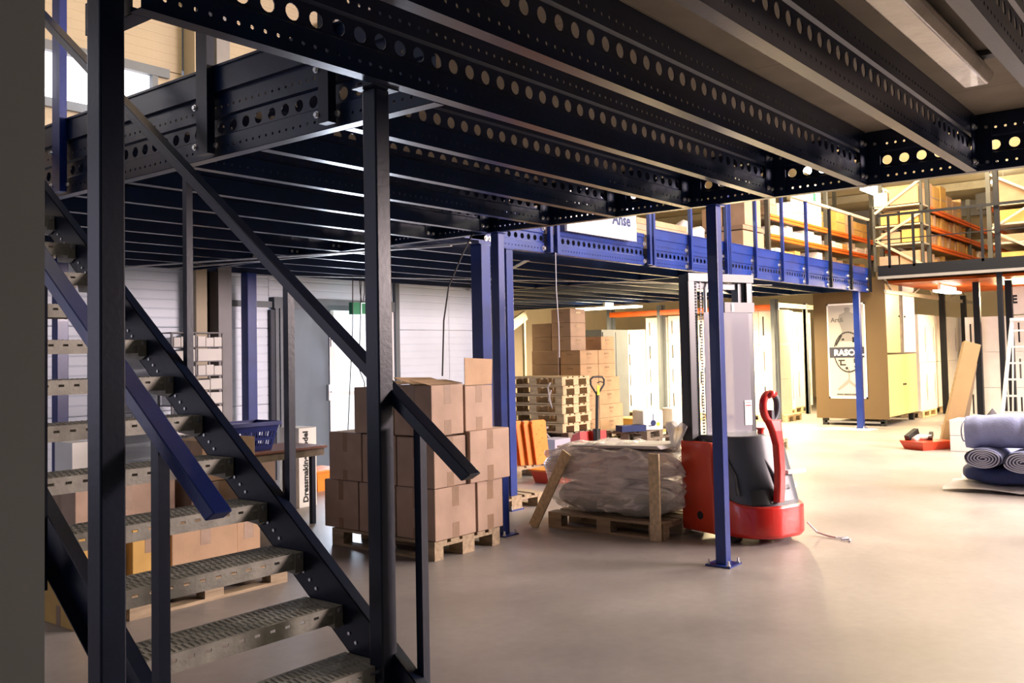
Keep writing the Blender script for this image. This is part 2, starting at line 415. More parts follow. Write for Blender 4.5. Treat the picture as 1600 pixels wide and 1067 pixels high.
# trims and doorway
q = B(); q.box(7.72, 9.99, WY-0.05, WY+0.05, 2.27, 2.42); struct(q.out('trim_1', 'frame'), 'grey lintel above the doorway')
q = B(); q.box(6.95, 7.70, WY-0.03, WY-0.001, 2.28, 2.36); struct(q.out('trim_2', 'frame'), 'grey rail on the wall left of the door')
q = B(); q.box(7.655, 7.72, WY-0.06, WY+0.02, 0, 2.25); struct(q.out('trim_3', 'dark'), 'black upright strip on the wall')
q = B(); q.box(7.74, 7.99, WY-0.05, WY+0.05, 0, 2.27); q.box(7.80, 7.83, WY-0.07, WY-0.05, 0, 2.27); q.box(7.90, 7.93, WY-0.07, WY-0.05, 0, 2.27)
struct(q.out('trim_4', 'frame'), 'grey stepped door jamb')
q = B(); q.box(9.955, 10.035, WY-0.06, WY+0.05, 0, 2.9); struct(q.out('trim_5', 'frame'), 'grey upright trim right of the doorway')
d1 = struct(bpy.data.objects.new('door_1', None), 'closed grey steel door leaf'); COL.objects.link(d1); d1.location = (8.3, WY, 0)
q = B(); q.box(8.0, 8.68, WY-0.03, WY+0.02, 0.0, 2.27); q.out('door_leaf', 'doorgrey', d1)
q = B(); q.box(8.66, 8.675, WY-0.05, WY-0.03, 0.2, 2.2); q.out('door_edge', 'alu', d1)
q = B(); q.box(8.62,8.70,WY-0.07,WY-0.03,1.0,1.22); q.cyl((8.66,WY-0.09,1.12),(8.78,WY-0.09,1.12),0.012); q.cyl((8.66,WY-0.09,1.12),(8.66,WY-0.03,1.12),0.01)
q.out('door_handle', 'alu', d1)
for z in (0.3, 1.75): q = B(); q.cyl((8.685,WY-0.06,z),(8.685,WY-0.06,z+0.12),0.014); q.out('hinge', 'alu', d1)
d2 = struct(bpy.data.objects.new('door_2', None), 'bright glazed door leaf'); COL.objects.link(d2); d2.location = (9.3, WY, 0)
q = B(); q.box(8.70,8.77,WY-0.02,WY+0.04,0,2.27); q.box(9.88,9.95,WY-0.02,WY+0.04,0,2.27); q.box(8.77,9.88,WY-0.02,WY+0.04,1.06,1.11); q.box(8.77,9.88,WY-0.02,WY+0.04,0,0.08)
q.out('door_frame', 'white', d2)
q = B(); q.box(8.77,9.88,WY+0.02,WY+0.03,1.11,2.27); q.out('glass_pane', 'skydoor', d2)
q = B(); q.box(8.77,9.88,WY+0.02,WY+0.03,0.08,1.06); q.out('lower_panel', 'skydoor2', d2)

# far walls, roof
q = B(); q.box(-12, 8.4, -2.8, -2.6, 0, 7); struct(q.out('wall_light_block', 'frame'), 'unseen grey wall added right of the camera to block light')  # out of view, added to block sky light and darken reflections
q = B(); q.box(12.6, 33, 15.2, 15.4, 0, 7); struct(q.out('wall_far_left', 'roof'), 'cream wall behind the far storage aisles')
q = B(); q.box(12.6, 12.75, 10.32, 15.2, 0, 7); struct(q.out('wall_return', 'walltan'), 'short return wall of the far aisle')
q = B(); q.box(30.0, 30.2, -14, 15.2, 0, 7); struct(q.out('wall_far', 'roof'), 'cream far wall')
q = B(); q.box(-6, 17, -8, 15.4, 7.0, 7.2); struct(q.out('ceiling', 'roof'), 'cream sheet roof of the hall')
q = B(); q.prism([(17,7.0),(30.0,5.35),(30.0,5.5),(17,7.2)], lambda u,v,t: (u, lerp(-8,15.4,t), v)); struct(q.out('ceiling_slope', 'roof'), 'sloping cream roof over the far racks')
# purlins and rafters
rf = struct(bpy.data.objects.new('trim_6', None), 'steel roof framing'); COL.objects.link(rf); rf.location = (19, 4, 6.5)
for k in range(8):
    x = 13.5 + k*2.1
    zr = 6.99 - max(0, x-17)*1.65/13 - 0.02
    q = B(); q.box(x, x+0.09, -4, 15, zr-0.2, zr); q.out('purlin', 'rackgalv', rf)
for (p0, p1) in (((20.5, 1.5, 5.1), (27.5, 1.0, 6.7)), ((26.5, 5.4, 5.3), (24.5, 1.0, 5.45)), ((27.5, -3, 5.2), (27.5, 14, 5.4))):
    q = B(); q.bar(p0, p1, 0.22, 0.42); q.out('rafter', 'steelgrey', rf)

# ================================================================= STEEL SECTIONS
HB = 2.692
def strip_holes(bm, x0, x1, z0, z1, y, pitch, zc, r, n, yd=0.004, m=0):
    """a flat strip in the plane y with a row of round holes and their rims"""
    k = max(1, int(round((x1-x0)/pitch))); p = (x1-x0)/k; hw = p/2; up = z1-zc; dn = zc-z0
    for i in range(k):
        cx = x0 + p*(i+0.5)
        inner = []; outer = []
        for j in range(n):
            a = 2*PI*(j+0.5)/n; c, s = math.cos(a), math.sin(a)
            inner.append((cx+r*c, zc+r*s))
            t = min(hw/abs(c) if abs(c) > 1e-9 else 1e9, (up if s > 0 else dn)/abs(s) if abs(s) > 1e-9 else 1e9)
            outer.append((cx+t*c, zc+t*s, abs(abs(t*c)-hw) < 1e-7))
        base = len(bm.v)
        bm.v += [(u, y, v) for u, v in inner] + [(u, y, v) for u, v, _ in outer] + [(u, y+yd, v) for u, v in inner]
        for j in range(n):
            l = (j+1) % n
            if outer[j][2] != outer[l][2]:
                cxn = cx + hw*(1 if math.cos(2*PI*(j+1)/n) > 0 else -1); czn = z1 if math.sin(2*PI*(j+1)/n) > 0 else z0
                bm.v.append((cxn, y, czn)); bm.f.append((base+j, base+n+j, len(bm.v)-1, base+n+l, base+l))
            else: bm.f.append((base+j, base+n+j, base+n+l, base+l))
            bm.m.append(m)
            bm.f.append((base+j, base+l, base+2*n+l, base+2*n+j)); bm.m.append(m)

def sigma(L, s=1, holes=2, bign=14, skirt=0.0):
    """sigma joist along local +x, web facing -y*s, flanges toward +y*s; height .358"""
    bm = B(); q = bm; m = 0; rec = 0.016
    def quad(y0, z0, y1, z1): q.add([(0,y0,z0),(L,y0,z0),(L,y1,z1),(0,y1,z1)], [(0,1,2,3)], m)
    if holes >= 2: strip_holes(q, 0, L, 0.0, 0.108, 0, 0.05475, 0.049, 0.0085, 6)
    else: quad(0, 0, 0, 0.108)
    quad(0, 0.108, rec, 0.118)
    if holes >= 1: strip_holes(q, 0, L, 0.118, 0.209, rec, 0.1095, 0.1585, 0.0315, bign, 0.005)
    else: quad(rec, 0.118, rec, 0.209)
    quad(rec, 0.209, 0, 0.219)
    if holes >= 2: strip_holes(q, 0, L, 0.219, 0.358, 0, 0.05475, 0.266, 0.0085, 6)
    else: quad(0, 0.219, 0, 0.358)
    q.box(0, L, 0, 0.063, 0, 0.003); q.box(0, L, 0, 0.063, 0.355, 0.358)
    q.box(0, L, 0.060, 0.063, 0.003, 0.02); q.box(0, L, 0.060, 0.063, 0.338, 0.355)
    if s < 0:
        q.v = [(x, -y, z) for x, y, z in q.v]; q.f = [f[::-1] for f in q.f]
    return q

def bolts(bm, pts, d=(0,-1,0), r=0.011, L=0.012, n=6, m=0):
    for p in pts:
        p = Vector(p); bm.cyl(p, p + Vector(d)*L, r, n, m)
        bm.cyl(p, p + Vector(d)*0.003, r*1.5, 8, m)

# ---- near platform
plat = thing('mezzanine_platform', 'dark blue perforated steel mezzanine platform overhead, with chipboard deck panels', 'mezzanine', (3.6, 3.0, HB))
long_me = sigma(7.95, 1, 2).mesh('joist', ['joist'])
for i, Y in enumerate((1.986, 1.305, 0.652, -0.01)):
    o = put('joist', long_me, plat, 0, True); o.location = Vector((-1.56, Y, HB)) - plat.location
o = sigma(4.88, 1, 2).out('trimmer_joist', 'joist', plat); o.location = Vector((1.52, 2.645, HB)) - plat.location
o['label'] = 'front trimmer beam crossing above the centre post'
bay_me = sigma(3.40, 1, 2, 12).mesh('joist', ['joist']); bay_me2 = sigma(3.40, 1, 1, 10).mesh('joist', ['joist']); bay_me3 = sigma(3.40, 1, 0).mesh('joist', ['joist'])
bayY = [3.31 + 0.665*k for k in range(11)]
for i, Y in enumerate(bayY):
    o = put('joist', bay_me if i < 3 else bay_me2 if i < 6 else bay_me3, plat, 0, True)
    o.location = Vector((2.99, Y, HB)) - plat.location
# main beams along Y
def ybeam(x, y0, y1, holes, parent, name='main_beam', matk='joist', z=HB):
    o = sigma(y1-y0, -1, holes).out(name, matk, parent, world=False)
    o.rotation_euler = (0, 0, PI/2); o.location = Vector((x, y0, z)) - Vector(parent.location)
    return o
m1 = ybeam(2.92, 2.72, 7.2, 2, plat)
m1['label'] = 'stair side main beam with greyish sheen and black holes'
m2 = ybeam(6.41, -3.0, 10.1, 2, plat)
m2['label'] = 'far main beam carrying the joist ends on the right'
# skirt plate above M1 and deck panels
q = B(); q.box(2.895, 2.918, 2.72, 7.2, 3.035, 3.172); q.box(2.885, 2.918, 2.72, 7.2, 3.165, 3.178)
q.out('edge_skirt', 'joist', plat)
def deck(x0, x1, y0, y1, parent, lx=2.4, ly=1.33, z=HB+0.359, ox=0.0):
    y = y0; r = 0
    while y < y1-0.02:
        yb = min(y+ly, y1); x = x0 - (ox if r % 2 else 0)
        while x < x1-0.02:
            xa = max(x, x0); xb = min(x+lx, x1)
            if xb - xa > 0.03:
                p = B(); p.box(xa+0.002, xb-0.002, y+0.002, yb-0.002, z, z+0.036); p.out('deck_panel', 'chip', parent)
            x += lx
        y = yb; r += 1
deck(-1.56, 6.47, -0.68, 2.70, plat, 2.44, 0.665, ox=1.22)
deck(2.92, 6.47, 2.70, 10.15, plat, 2.44, 1.33, ox=1.22)
# cleats where joists meet the far main beam, with bolt heads
for i, Y in enumerate((0.652, 1.305, 1.986, 2.645) + tuple(bayY[:9])):
    q = B(); q.box(6.26, 6.405, Y-0.006, Y-0.001, HB+0.02, HB+0.33); q.box(6.40, 6.408, Y-0.09, Y+0.0, HB+0.02, HB+0.33)
    c = q.out('joist_cleat', 'joist', plat)
    q = B(); bolts(q, [(6.29, Y-0.006, HB+z) for z in (0.05, 0.27)] + [(6.36, Y-0.006, HB+z) for z in (0.05, 0.27)])
    if i < 9: bolts(q, [(6.405, Y-0.06, HB+0.05), (6.405, Y-0.06, HB+0.27)], (-1,0,0))
    q.out('bolt_head', 'bolt', c)
# bolt heads on M1 face (joist ends) and tie angles
q = B()
for Y in bayY[:6]:
    bolts(q, [(2.918, Y-0.04, 2.742), (2.918, Y-0.04, 2.956)], (-1,0,0), 0.013)
bolts(q, [(2.918, Y, z) for Y in (3.30, 3.35, 4.55) for z in (2.742,)], (-1,0,0), 0.013)
q.out('bolt_head', 'bolt', m1)
q = B(); q.box(2.895, 2.918, 4.89, 4.96, 2.70, 2.93); bolts(q, [(2.895, 4.925, 2.92), (2.895, 4.925, 2.72)], (-1,0,0), 0.010, m=1); q.out('splice_tab', ['joist','bolt'], m1)
# stub beam beside the left post
o = sigma(0.30, -1, 1).out('stub_beam', 'joist', plat); o.rotation_euler = (0,0,PI/2); o.location = Vector((1.53, 2.71, HB)) - plat.location
# guard uprights bolted to M1
for Y, wd in ((5.93,0.10),(4.30,0.10),(3.325,0.07)):
    q = B(); q.box(2.845, 2.893, Y, Y+wd, 2.70, 4.2)
    g = q.out('guard_upright', 'blue' if Y > 5.5 else 'dark', plat)
    q = B(); bolts(q, [(2.845, Y+wd+0.012, z) for z in (2.745, 2.96)] + [(2.893, Y-0.012, z) for z in (2.745,)], (-1,0,0), 0.012); q.out('bolt_head', 'bolt', g)
q = B(); q.box(2.84, 2.90, 3.2, 7.2, 4.2, 4.25); q.out('guard_handrail', 'dark', plat)
# galvanised bracing under the decks
for (p0, p1) in (((6.75, 5.85, HB-0.012), (6.05, 9.9, HB-0.012)), ((6.70, 6.05, HB-0.03), (5.45, 9.9, HB-0.03))):
    q = B(); q.bar(p0, p1, 0.05, 0.012); q.out('brace_strip', 'galv', plat)

# ---- columns
def column(name_label, x, y, s, top, matk='dark', plate=True, side='blue', loclabel=None, s2=None):
    s2 = s2 or s
    r = thing('steel_column', name_label, 'column', (x+s/2, y+s2/2, 0))
    q = B(); q.box(x, x+s, y, y+s2, 0.01, top); q.out('shaft', matk, r, bevel=0.006)
    if plate:
        q = B(); cx, cy = x+s/2, y+s2/2; q.box(cx-0.10, cx+0.10, cy-0.10, cy+0.10, 0.0, 0.012); pl = q.out('base_plate', matk, r)
        for i, j in ((-1,-1),(1,-1),(1,1),(-1,1)):
            q = B(); q.cyl((cx+i*0.08, cy+j*0.08, 0.012), (cx+i*0.08, cy+j*0.08, 0.05), 0.008, 8); q.cyl((cx+i*0.08, cy+j*0.08, 0.012), (cx+i*0.08, cy+j*0.08, 0.022), 0.014, 6)
            q.out('anchor_bolt', 'bolt', pl)
    q = B(); cx, cy = x+s/2, y+s2/2; q.box(cx-0.075, cx+0.075, cy-0.06, cy+0.06, top, top+0.008); q.out('head_plate', matk, r)
    return r
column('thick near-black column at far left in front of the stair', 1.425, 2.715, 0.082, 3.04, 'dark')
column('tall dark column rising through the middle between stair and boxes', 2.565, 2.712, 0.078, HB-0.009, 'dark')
column('free standing blue column in front of the red stacker', 6.395, 3.098, 0.086, HB-0.009, 'blue')
column('slim dark blue column just right of the broad blue one', 6.40, 5.215, 0.088, HB-0.009, 'blue', True)
column('broad blue column behind the cardboard box pallet', 6.94, 5.87, 0.14, HB-0.009, 'blue')
column('blue column right behind the slim one, above the pallets', 7.47, 5.98, 0.11, HB-0.009, 'blue')
column('blue column before the panelled wall behind the blue basket', 7.09, 9.86, 0.14, HB-0.009, 'blue')
column('blue column seen between the stair treads at far left', 4.60, 9.64, 0.12, HB-0.009, 'blue')
column('thin blue column in front of the poster wardrobe', 18.55, 6.0, 0.12, HB-0.009, 'blue')
# light bracket on the broad column head
r = thing('beam_bracket', 'lilac-lit blue bracket plates bolted at the broad column head', 'bracket', (6.8, 5.8, 2.5))
q = B(); q.box(6.55, 6.86, 5.74, 5.75, 2.70, 2.84); q.out('side_plate', 'blue', r)
q = B(); q.box(6.62, 7.08, 5.74, 5.75, HB+0.0, HB+0.07); q.out('cross_plate', 'blue', r)
q = B(); bolts(q, [(6.60,5.74,2.78),(6.86,5.74,2.72),(6.92,5.74,2.72)], (0,-1,0), 0.018); q.out('bolt_head', 'bolt', r)

# ---- lamp under the near deck (switched off batten)
lt = thing('batten_light', 'long unlit batten light with prismatic diffuser under the deck', 'light fixture', (4.4, 1.04, 2.95))
q = B()
sec = [(-0.085,0.0),(-0.085,-0.022),(-0.055,-0.062),(0.055,-0.062),(0.085,-0.022),(0.085,0.0)]
q.prism(sec, lambda u,v,t: (lerp(2.6,5.15,t), 1.04+u, 2.975+v)); q.out('diffuser', 'lampoff', lt, bevel=0.006)
q = B(); q.prism([(-0.07,0),(-0.05,0.05),(0.05,0.05),(0.07,0)], lambda u,v,t: (lerp(2.62,5.12,t), 1.04+u, 2.976+v)); q.out('housing', 'steelgrey', lt)
for k in range(14):
    q = B(); q.box(2.75+k*0.18, 2.80+k*0.18, 1.128, 1.134, 2.958, 2.972); q.out('clip', 'black', lt)
q = B(); q.box(5.02, 5.10, 0.66, 1.0, 3.027, 3.05); q.out('mounting_strap', 'steelgrey', lt)

# ================================================================= STAIR
RS, G, Y0 = 0.1901, 0.2514, 2.7581
SL = RS/G
st = thing('staircase', 'dark blue steel open-tread staircase with galvanised ribbed treads', 'staircase', (2.15, 2.6, 0))
def zline(y): return (y - Y0)*SL + 2*RS
def stringer(xw, s):
    q = B(); t = 0.005; ya, yb = Y0-G*1.75, 6.75
    up, dn = 0.075, -0.165
    def P(x, y, o): return (x, y, max(0.0, zline(y)+o))
    # web
    y_low = ya
    q.prism([(y_low, 0.0), (Y0+(-dn-2*RS)/SL, 0.0), (yb, zline(yb)+dn), (yb, zline(yb)+up), (y_low, zline(y_low)+up)],
            lambda u, v, k: (xw + t*k*s, u, v))
    for o in (up, dn):
        y1 = y_low if o > 0 else Y0+(-dn-2*RS)/SL
        z1 = zline(y1)+o
        vs = [(xw, y1, z1), (xw+s*0.052, y1, z1), (xw+s*0.052, yb, zline(yb)+o), (xw, yb, zline(yb)+o)]
        dz = -0.006 if o > 0 else 0.006
        q.add(vs + [(x, y, z+dz) for x, y, z in vs], [(0,1,2,3),(7,6,5,4),(0,4,5,1),(1,5,6,2),(2,6,7,3),(3,7,4,0)])
    return q.out('stringer', 'dark', st)
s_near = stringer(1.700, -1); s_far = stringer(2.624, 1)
q = B()
for k in range(0, 84):
    y = Y0 - 0.32 + k*0.0412
    if k % 6 < 4: q.cyl((2.6235, y, zline(y)-0.086), (2.619, y, zline(y)-0.086), 0.0075, 8)
q.out('bolt_head', 'bolt', s_far)['kind'] = 'stuff'
XL, XR = 1.706, 2.618
def tread_bm(n):
    q = B(); z = 0; D = 0.235; h = 0.066; e = 0.03
    q.box(XL, XR, 0.0, D, z-0.004, z)
    # front face with slots: built as bars between slots
    nslot = 12; pitch = (XR-XL-2*e)/nslot
    q.box(XL, XR, 0.0, 0.003, z-0.020, z-0.004); q.box(XL, XR, 0.0, 0.003, z-h, z-0.031)
    x = XL
    for k in range(nslot):
        xa = XL+e+pitch*(k+0.5)-0.013
        q.box(x, xa, 0.0, 0.003, z-0.031, z-0.020); x = xa+0.026
    q.box(x, XR, 0.0, 0.003, z-0.031, z-0.020)
    q.box(XL, XR, 0.0, 0.02, z-h-0.002, z-h); q.box(XL, XR, D-0.003, D, z-h, z-0.004)
    return q
tread_me = tread_bm(0).mesh('tread', ['tread'])
q = B()
for k in range(34):
    x = XL+0.03+k*0.0256
    for (ya, yb) in ((0.015,0.075),(0.085,0.145),(0.155,0.22)):
        q.bar((x, ya, 0.0), (x+0.012, yb, 0.0), 0.006, 0.005)
ribs_me = q.mesh('grip_ribs', ['tread'])
brk = []
for xx in (XL, XR):
    q = B()
    s = 1 if xx == XL else -1
    q.box(min(xx, xx+s*0.045), max(xx, xx+s*0.045), -0.004, 0.0, -0.085, 0.0)
    q.prism([(0.0,0.0),(0.235,0.0),(0.20,-0.09),(0.045,-0.105),(0.0,-0.085)], lambda u,v,t: (xx + s*0.004*t, u, v))
    brk.append(q.mesh('end_bracket', ['tread']))
q = B()
for xx in (XL+0.018, XR-0.018): bolts(q, [(xx, -0.004, -0.018)], (0,-1,0), 0.008, 0.006)
tb_me = q.mesh('bolt_head', ['bolt'])
for i in range(-1, 14):
    loc = Vector((0, Y0+G*i, RS*(i+2))) - st.location
    t = put('tread', tread_me, st); t.location = loc
    for nm, me in (('grip_ribs', ribs_me), ('end_bracket', brk[0]), ('end_bracket', brk[1]), ('bolt_head', tb_me)):
        o_ = put(nm, me, t)
        if nm != 'end_bracket': o_['kind'] = 'stuff'
# handrails: tilted rectangular tubes
def handrail(x, y0, y1, zoff, lab, matk):
    q = B(); w2 = 0.033; 
    def z(y): return 1.152 + (y-2.298)*SL + zoff
    th = 0.058
    q.prism([(y0, z(y0)), (y1, z(y1)), (y1, z(y1)-th), (y0+0.045, z(y0+0.045)-th-0.002)], lambda u,v,t: (x-w2+2*w2*t, u, v))
    o = q.out('handrail', matk, st, bevel=0.004); o['label'] = lab; return z
zf = handrail(2.66, 2.298, 6.3, 0, 'dark handrail on the far side', 'dark')
zn = handrail(1.625, 2.385, 6.3, -0.066, 'handrail on the near side with violet sheen on top', 'blue')
for y in (2.60, 3.42, 4.23, 5.05, 5.86):
    q = B(); q.box(2.676, 2.712, y, y+0.036, zline(y)-0.12, zf(y)-0.05); bal = q.out('baluster', 'dark', st)
    q = B(); q.box(1.607, 1.647, y+0.105, y+0.148, zline(y)-0.12, zn(y+0.12)-0.05); q.out('baluster', 'dark', st)
q = B(); q.box(2.64, 2.69, 6.25, 6.30, 3.0, 4.25); q.out('newel_post', 'blue', st)

# ================================================================= SECOND PLATFORM (blue fascia)
FY = 5.99
pf = thing('mezzanine_platform', 'blue steel mezzanine platform with holed fascia beam and guard posts', 'mezzanine', (12.8, 6.2, HB))
XA, XB = 7.50, 19.16
# fascia from separate beam lengths between the splices
for a, c, hn in ((7.05, 8.17, 2), (8.36, 10.28, 2), (10.50, 12.60, 2), (12.75, 14.7, 1), (14.72, 16.9, 1), (16.92, XB, 1)):
    o = sigma(c-a, 1, hn, 10).out('fascia_beam', 'blue', pf); o.location = Vector((a, FY, HB)) - pf.location
    q = B(); q.box(a, c, FY-0.012, FY+0.03, HB+0.355, HB+0.485 if a > 10.4 or a < 8.3 else HB+0.40); q.box(a, c, FY-0.02, FY+0.03, HB+0.478, HB+0.488) if a > 10.4 else None
    q.out('edge_skirt', 'blue', pf)
ups = [8.17, 8.30, 10.32, 11.44, 12.55, 12.62, 13.58, 14.64, 15.71, 16.87, 17.98, 19.10]
for i, x in enumerate(ups):
    q = B(); q.box(x, x+0.05, FY-0.07, FY-0.022, HB+0.005, 4.15 if x > 8.4 else 3.2)
    g = q.out('guard_upright', 'blue' if i < 9 else 'railblack', pf)
    if i in (2, 4):
        q = B(); q.box(x+0.10, x+0.15, FY-0.07, FY-0.022, HB+0.005, 4.15); q.out('guard_upright', 'blue', pf)
    q = B(); bolts(q, [(x-0.03, FY, HB+0.05), (x+0.08, FY, HB+0.05), (x-0.03, FY, HB+0.27), (x+0.08, FY, HB+0.27)], (0,-1,0), 0.02, 0.02); q.out('bolt_head', 'bolt', g)
q = B(); q.box(12.6, 19.15, FY-0.07, FY-0.02, 4.13, 4.18); q.out('guard_handrail', 'rackgalv', pf)
for k in range(13):
    Y = FY + 0.665*(k+1)
    q = sigma(12.0 if k < 12 else 12.0, 1, 0); o = q.out('joist', 'joist', pf); o.location = Vector((6.50, Y, HB)) - pf.location
for x in (12.4, 18.4):
    ybeam(x, FY+0.07, 14.6, 0, pf)
q = B()
deck(6.50, 19.15, FY, 14.6, pf, 2.44, 2.15)
for (p0, p1) in (((7.2,10.0,HB-0.02),(15.0,6.3,HB-0.02)), ((8.5,6.5,HB-0.02),(12.0,10.5,HB-0.02))):
    q = B(); q.bar(p0, p1, 0.06, 0.01); q.out('brace_strip', 'galv', pf)
# white banner box hung against the fascia
r = thing('printed_board', 'white printed board with violet lettering leaning against blue fascia', 'board', (9.2, 5.9, 2.95))
q = B(); q.box(8.44, 9.93, 5.885, 5.918, 2.955, 3.62); q.out('panel', 'cartonwhite', r)
q = B(); q.box(8.9, 9.90, 5.882, 5.8848, 3.10, 3.60); q.out('lilac_print', 'denimlight', r)
q = B(); q.box(8.7, 8.74, 5.918, 5.99, 3.06, 3.2); q.out('hook', 'bolt', r)
q = B(); q.box(9.6, 9.64, 5.918, 5.99, 3.06, 3.2); q.out('hook', 'bolt', r)
text('Anse', 0.20, (9.38, 5.88, 3.125), (1,0,0), (0,0,1), 'navy', r, bold=0.006)

# ================================================================= FAR RIGHT PLATFORM
pr = thing('mezzanine_platform', 'far dark-edged storage platform with orange ribbed soffit and thin railing', 'mezzanine', (21.5, 2.5, 3.0))
q = B(); q.box(19.0, 19.06, -3.0, 5.75, 2.99, 3.20); q.out('edge_beam', 'railblack', pr)
q = B(); q.box(18.97, 19.0, -3.0, 5.75, 2.93, 2.985); q.out('edge_trim', 'steelgrey', pr)
for k in range(12):
    q = B(); x = 19.2+k*0.42; q.prism([(0,0),(0.16,0),(0.20,0.06),(0.36,0.06),(0.40,0)], lambda u,v,t: (x+u, lerp(-3,5.7,t), 2.86+v)); q.out('soffit_rib', 'rackorange', pr)
q = B(); q.box(19.2, 27.5, 5.66, 5.70, 2.66, 2.74); q.out('support_beam', 'rackgalv', pr)
for k in range(5):
    q = B(); q.bar((19.6+k*1.6, 5.68, 2.74), (20.4+k*1.6, 5.68, 2.95) if k % 2 else (19.0+k*1.6+0.2, 5.68, 2.95), 0.03, 0.03); q.out('support_brace', 'rackgalv', pr)
q = B(); q.box(19.1, 26, -3, 5.75, 2.96, 3.1); q.out('deck_slab', 'chip', pr)
q = B(); q.box(19.0, 19.03, -3, 5.72, 4.17, 4.22); q.box(19.01,19.025,-3,5.72,3.70,3.72); q.out('guard_rail', 'railblack', pr)
for Y in (5.50, 5.04, 3.82, 2.6, 1.4):
    q = B(); q.box(19.0, 19.04, Y, Y+0.045, 3.15, 4.17); q.out('guard_upright', 'railblack', pr)
for i, (x, y, lab) in enumerate(((20.3, 4.20, 'dark column under far platform, left of the two by white cartons'), (20.3, 3.62, 'dark column under far platform, right of the two by white cartons'), (23.2, 5.55, 'dark thin column between tall white stacks right of the wardrobe'), (25.5, 5.60, 'dark thin column right behind the leaning cardboard plank'))):
    column(lab, x, y, 0.12, 2.84, 'railblack', False)
# tall black post through the railing
column('tall black post standing above the far railing', 19.10, 3.56, 0.09, 5.2, 'railblack', False)

# ================================================================= PALLETS
def pallet_parts(root, L=1.2, W=0.8, H=0.144, mk='wood', x0=0, y0=0):
    """boards run along local x (length L), stack: bottom boards, blocks, stringers, top boards"""
    bh = 0.022; zt = H
    for k, (a, wd) in enumerate(((0,0.145),(0.19,0.10),(0.3275,0.145),(0.51,0.10),(0.655,0.145))):
        q = B(); q.box(x0, x0+L, y0+a, y0+a+wd, zt-bh, zt); q.out('top_board', mk, root, world=False)
    for a in (0, L/2-0.0725, L-0.145):
        q = B(); q.box(x0+a, x0+a+0.145, y0, y0+W, zt-2*bh, zt-bh-0.0005); q.out('cross_board', mk, root, world=False)
    for a in (0, L/2-0.0725, L-0.145):
        for (c, wd) in ((0,0.10),(0.3275,0.145),(0.70,0.10)):
            q = B(); q.box(x0+a, x0+a+0.145, y0+c, y0+c+wd, bh, zt-2*bh-0.0005); q.out('block', mk, root, world=False)
    for (c, wd) in ((0,0.10),(0.3275,0.145),(0.70,0.10)):
        q = B(); q.box(x0, x0+L, y0+c, y0+c+wd, 0.0, bh-0.0005); q.out('bottom_board', mk, root, world=False)
def pallet(label, loc, rz, mk='wood', group=None):
    r = thing('pallet', label, 'pallet', loc, rz, group); pallet_parts(r, mk=mk); return r
_pt = {}
def pallet_copy(label, loc, rz, mk='wood', group=None):
    if mk not in _pt:
        _pt[mk] = pallet(label, loc, rz, mk, group); return _pt[mk]
    return dup(_pt[mk], loc, rz, label, group)

# ================================================================= CARTONS
def carton(label, x0, x1, y0, y1, z0, z1, mk='carton', tape='y', rz=0.0, loc=None, group=None, name='cardboard_box', flaps=False, cat='box', word=None, wsize=0.08, tapes=True, bulge=0.0):
    r = thing(name, label, cat, ((x0+x1)/2, (y0+y1)/2, z0), rz, group)
    hx, hy, h = (x1-x0)/2-0.002, (y1-y0)/2-0.002, z1-z0-0.003
    q = B(); g = 0.004
    q.box(-hx, hx, -hy, hy, 0, h); q.out('body', mk, r, world=False, bevel=0.006 if hx > 0.12 else 0)
    # flap seam on top
    q = B()
    q.box(-hx+0.003, hx-0.003, -hy+0.003, -0.002, h, h+0.0025); q.box(-hx+0.003, hx-0.003, 0.002, hy-0.003, h, h+0.0025)
    q.out('top_flap', mk, r, world=False)
    if tapes:
        tw = 0.028
        for bx in ((-hx-0.001, -hx, -tw, tw, 0.6*h, h), (-hx-0.001, -hx, -tw, tw, 0, 0.22*h), (-tw*1.4, tw*1.4, -hy-0.001, -hy, 0.62*h, h), (-tw*1.4, tw*1.4, -hy-0.001, -hy, 0, 0.3*h)):
            q = B(); q.box(*bx); q.out('tape_strip', 'tape', r, world=False)
    if word:
        text(word, wsize, (-0.4*hx, -hy-0.002, 0.68*h), (1,0,0), (0,0,1), 'ink', r, world=False, bold=0.004)
    return r

# main pallet of brown boxes
pallet_copy('worn pallet under the big brown cardboard boxes', (6.12, 5.03, 0), PI/2, 'wood')
P = 'big stack of brown boxes'
T = 0.147
L1 = [(5.33,5.82,5.03,5.46,'front left box of the bottom layer, pinkish lit'),(5.83,6.16,5.02,5.46,'front right box of the bottom layer with torn corner'),
      (5.33,5.74,5.47,5.90,'middle box of the bottom layer on its dark left side'),(5.33,5.74,5.91,6.34,'rearmost box of the bottom layer, at far left'),(5.75,6.16,5.47,6.30,'hidden rear box of the bottom layer')]
for a in L1: carton('brown box on big pallet, '+a[4], a[0], a[1], a[2], a[3], T, T+0.405)
z1 = T+0.408
L2 = [(5.335,5.715,5.035,5.45,0.395,'front left box of the second layer, behind the handrail end'),(5.725,6.24,5.0,5.45,0.42,'front right box of the second layer, widest one'),
      (5.335,5.78,5.46,5.86,0.40,'middle box of the second layer'),(5.335,5.78,5.87,6.28,0.405,'left end box of the second layer'),(5.79,6.2,5.47,6.25,0.40,'hidden rear box of the second layer')]
for a in L2: carton('brown box on big pallet, '+a[5], a[0], a[1], a[2], a[3], z1, z1+a[4])
z2 = z1+0.41
carton('brown box on big pallet, front left of the top layer', 5.32, 5.70, 5.04, 5.46, z2, 1.365)
top = carton('brown box on big pallet with its top flap standing up', 5.72, 6.07, 5.04, 5.40, z2+0.01, 1.345)
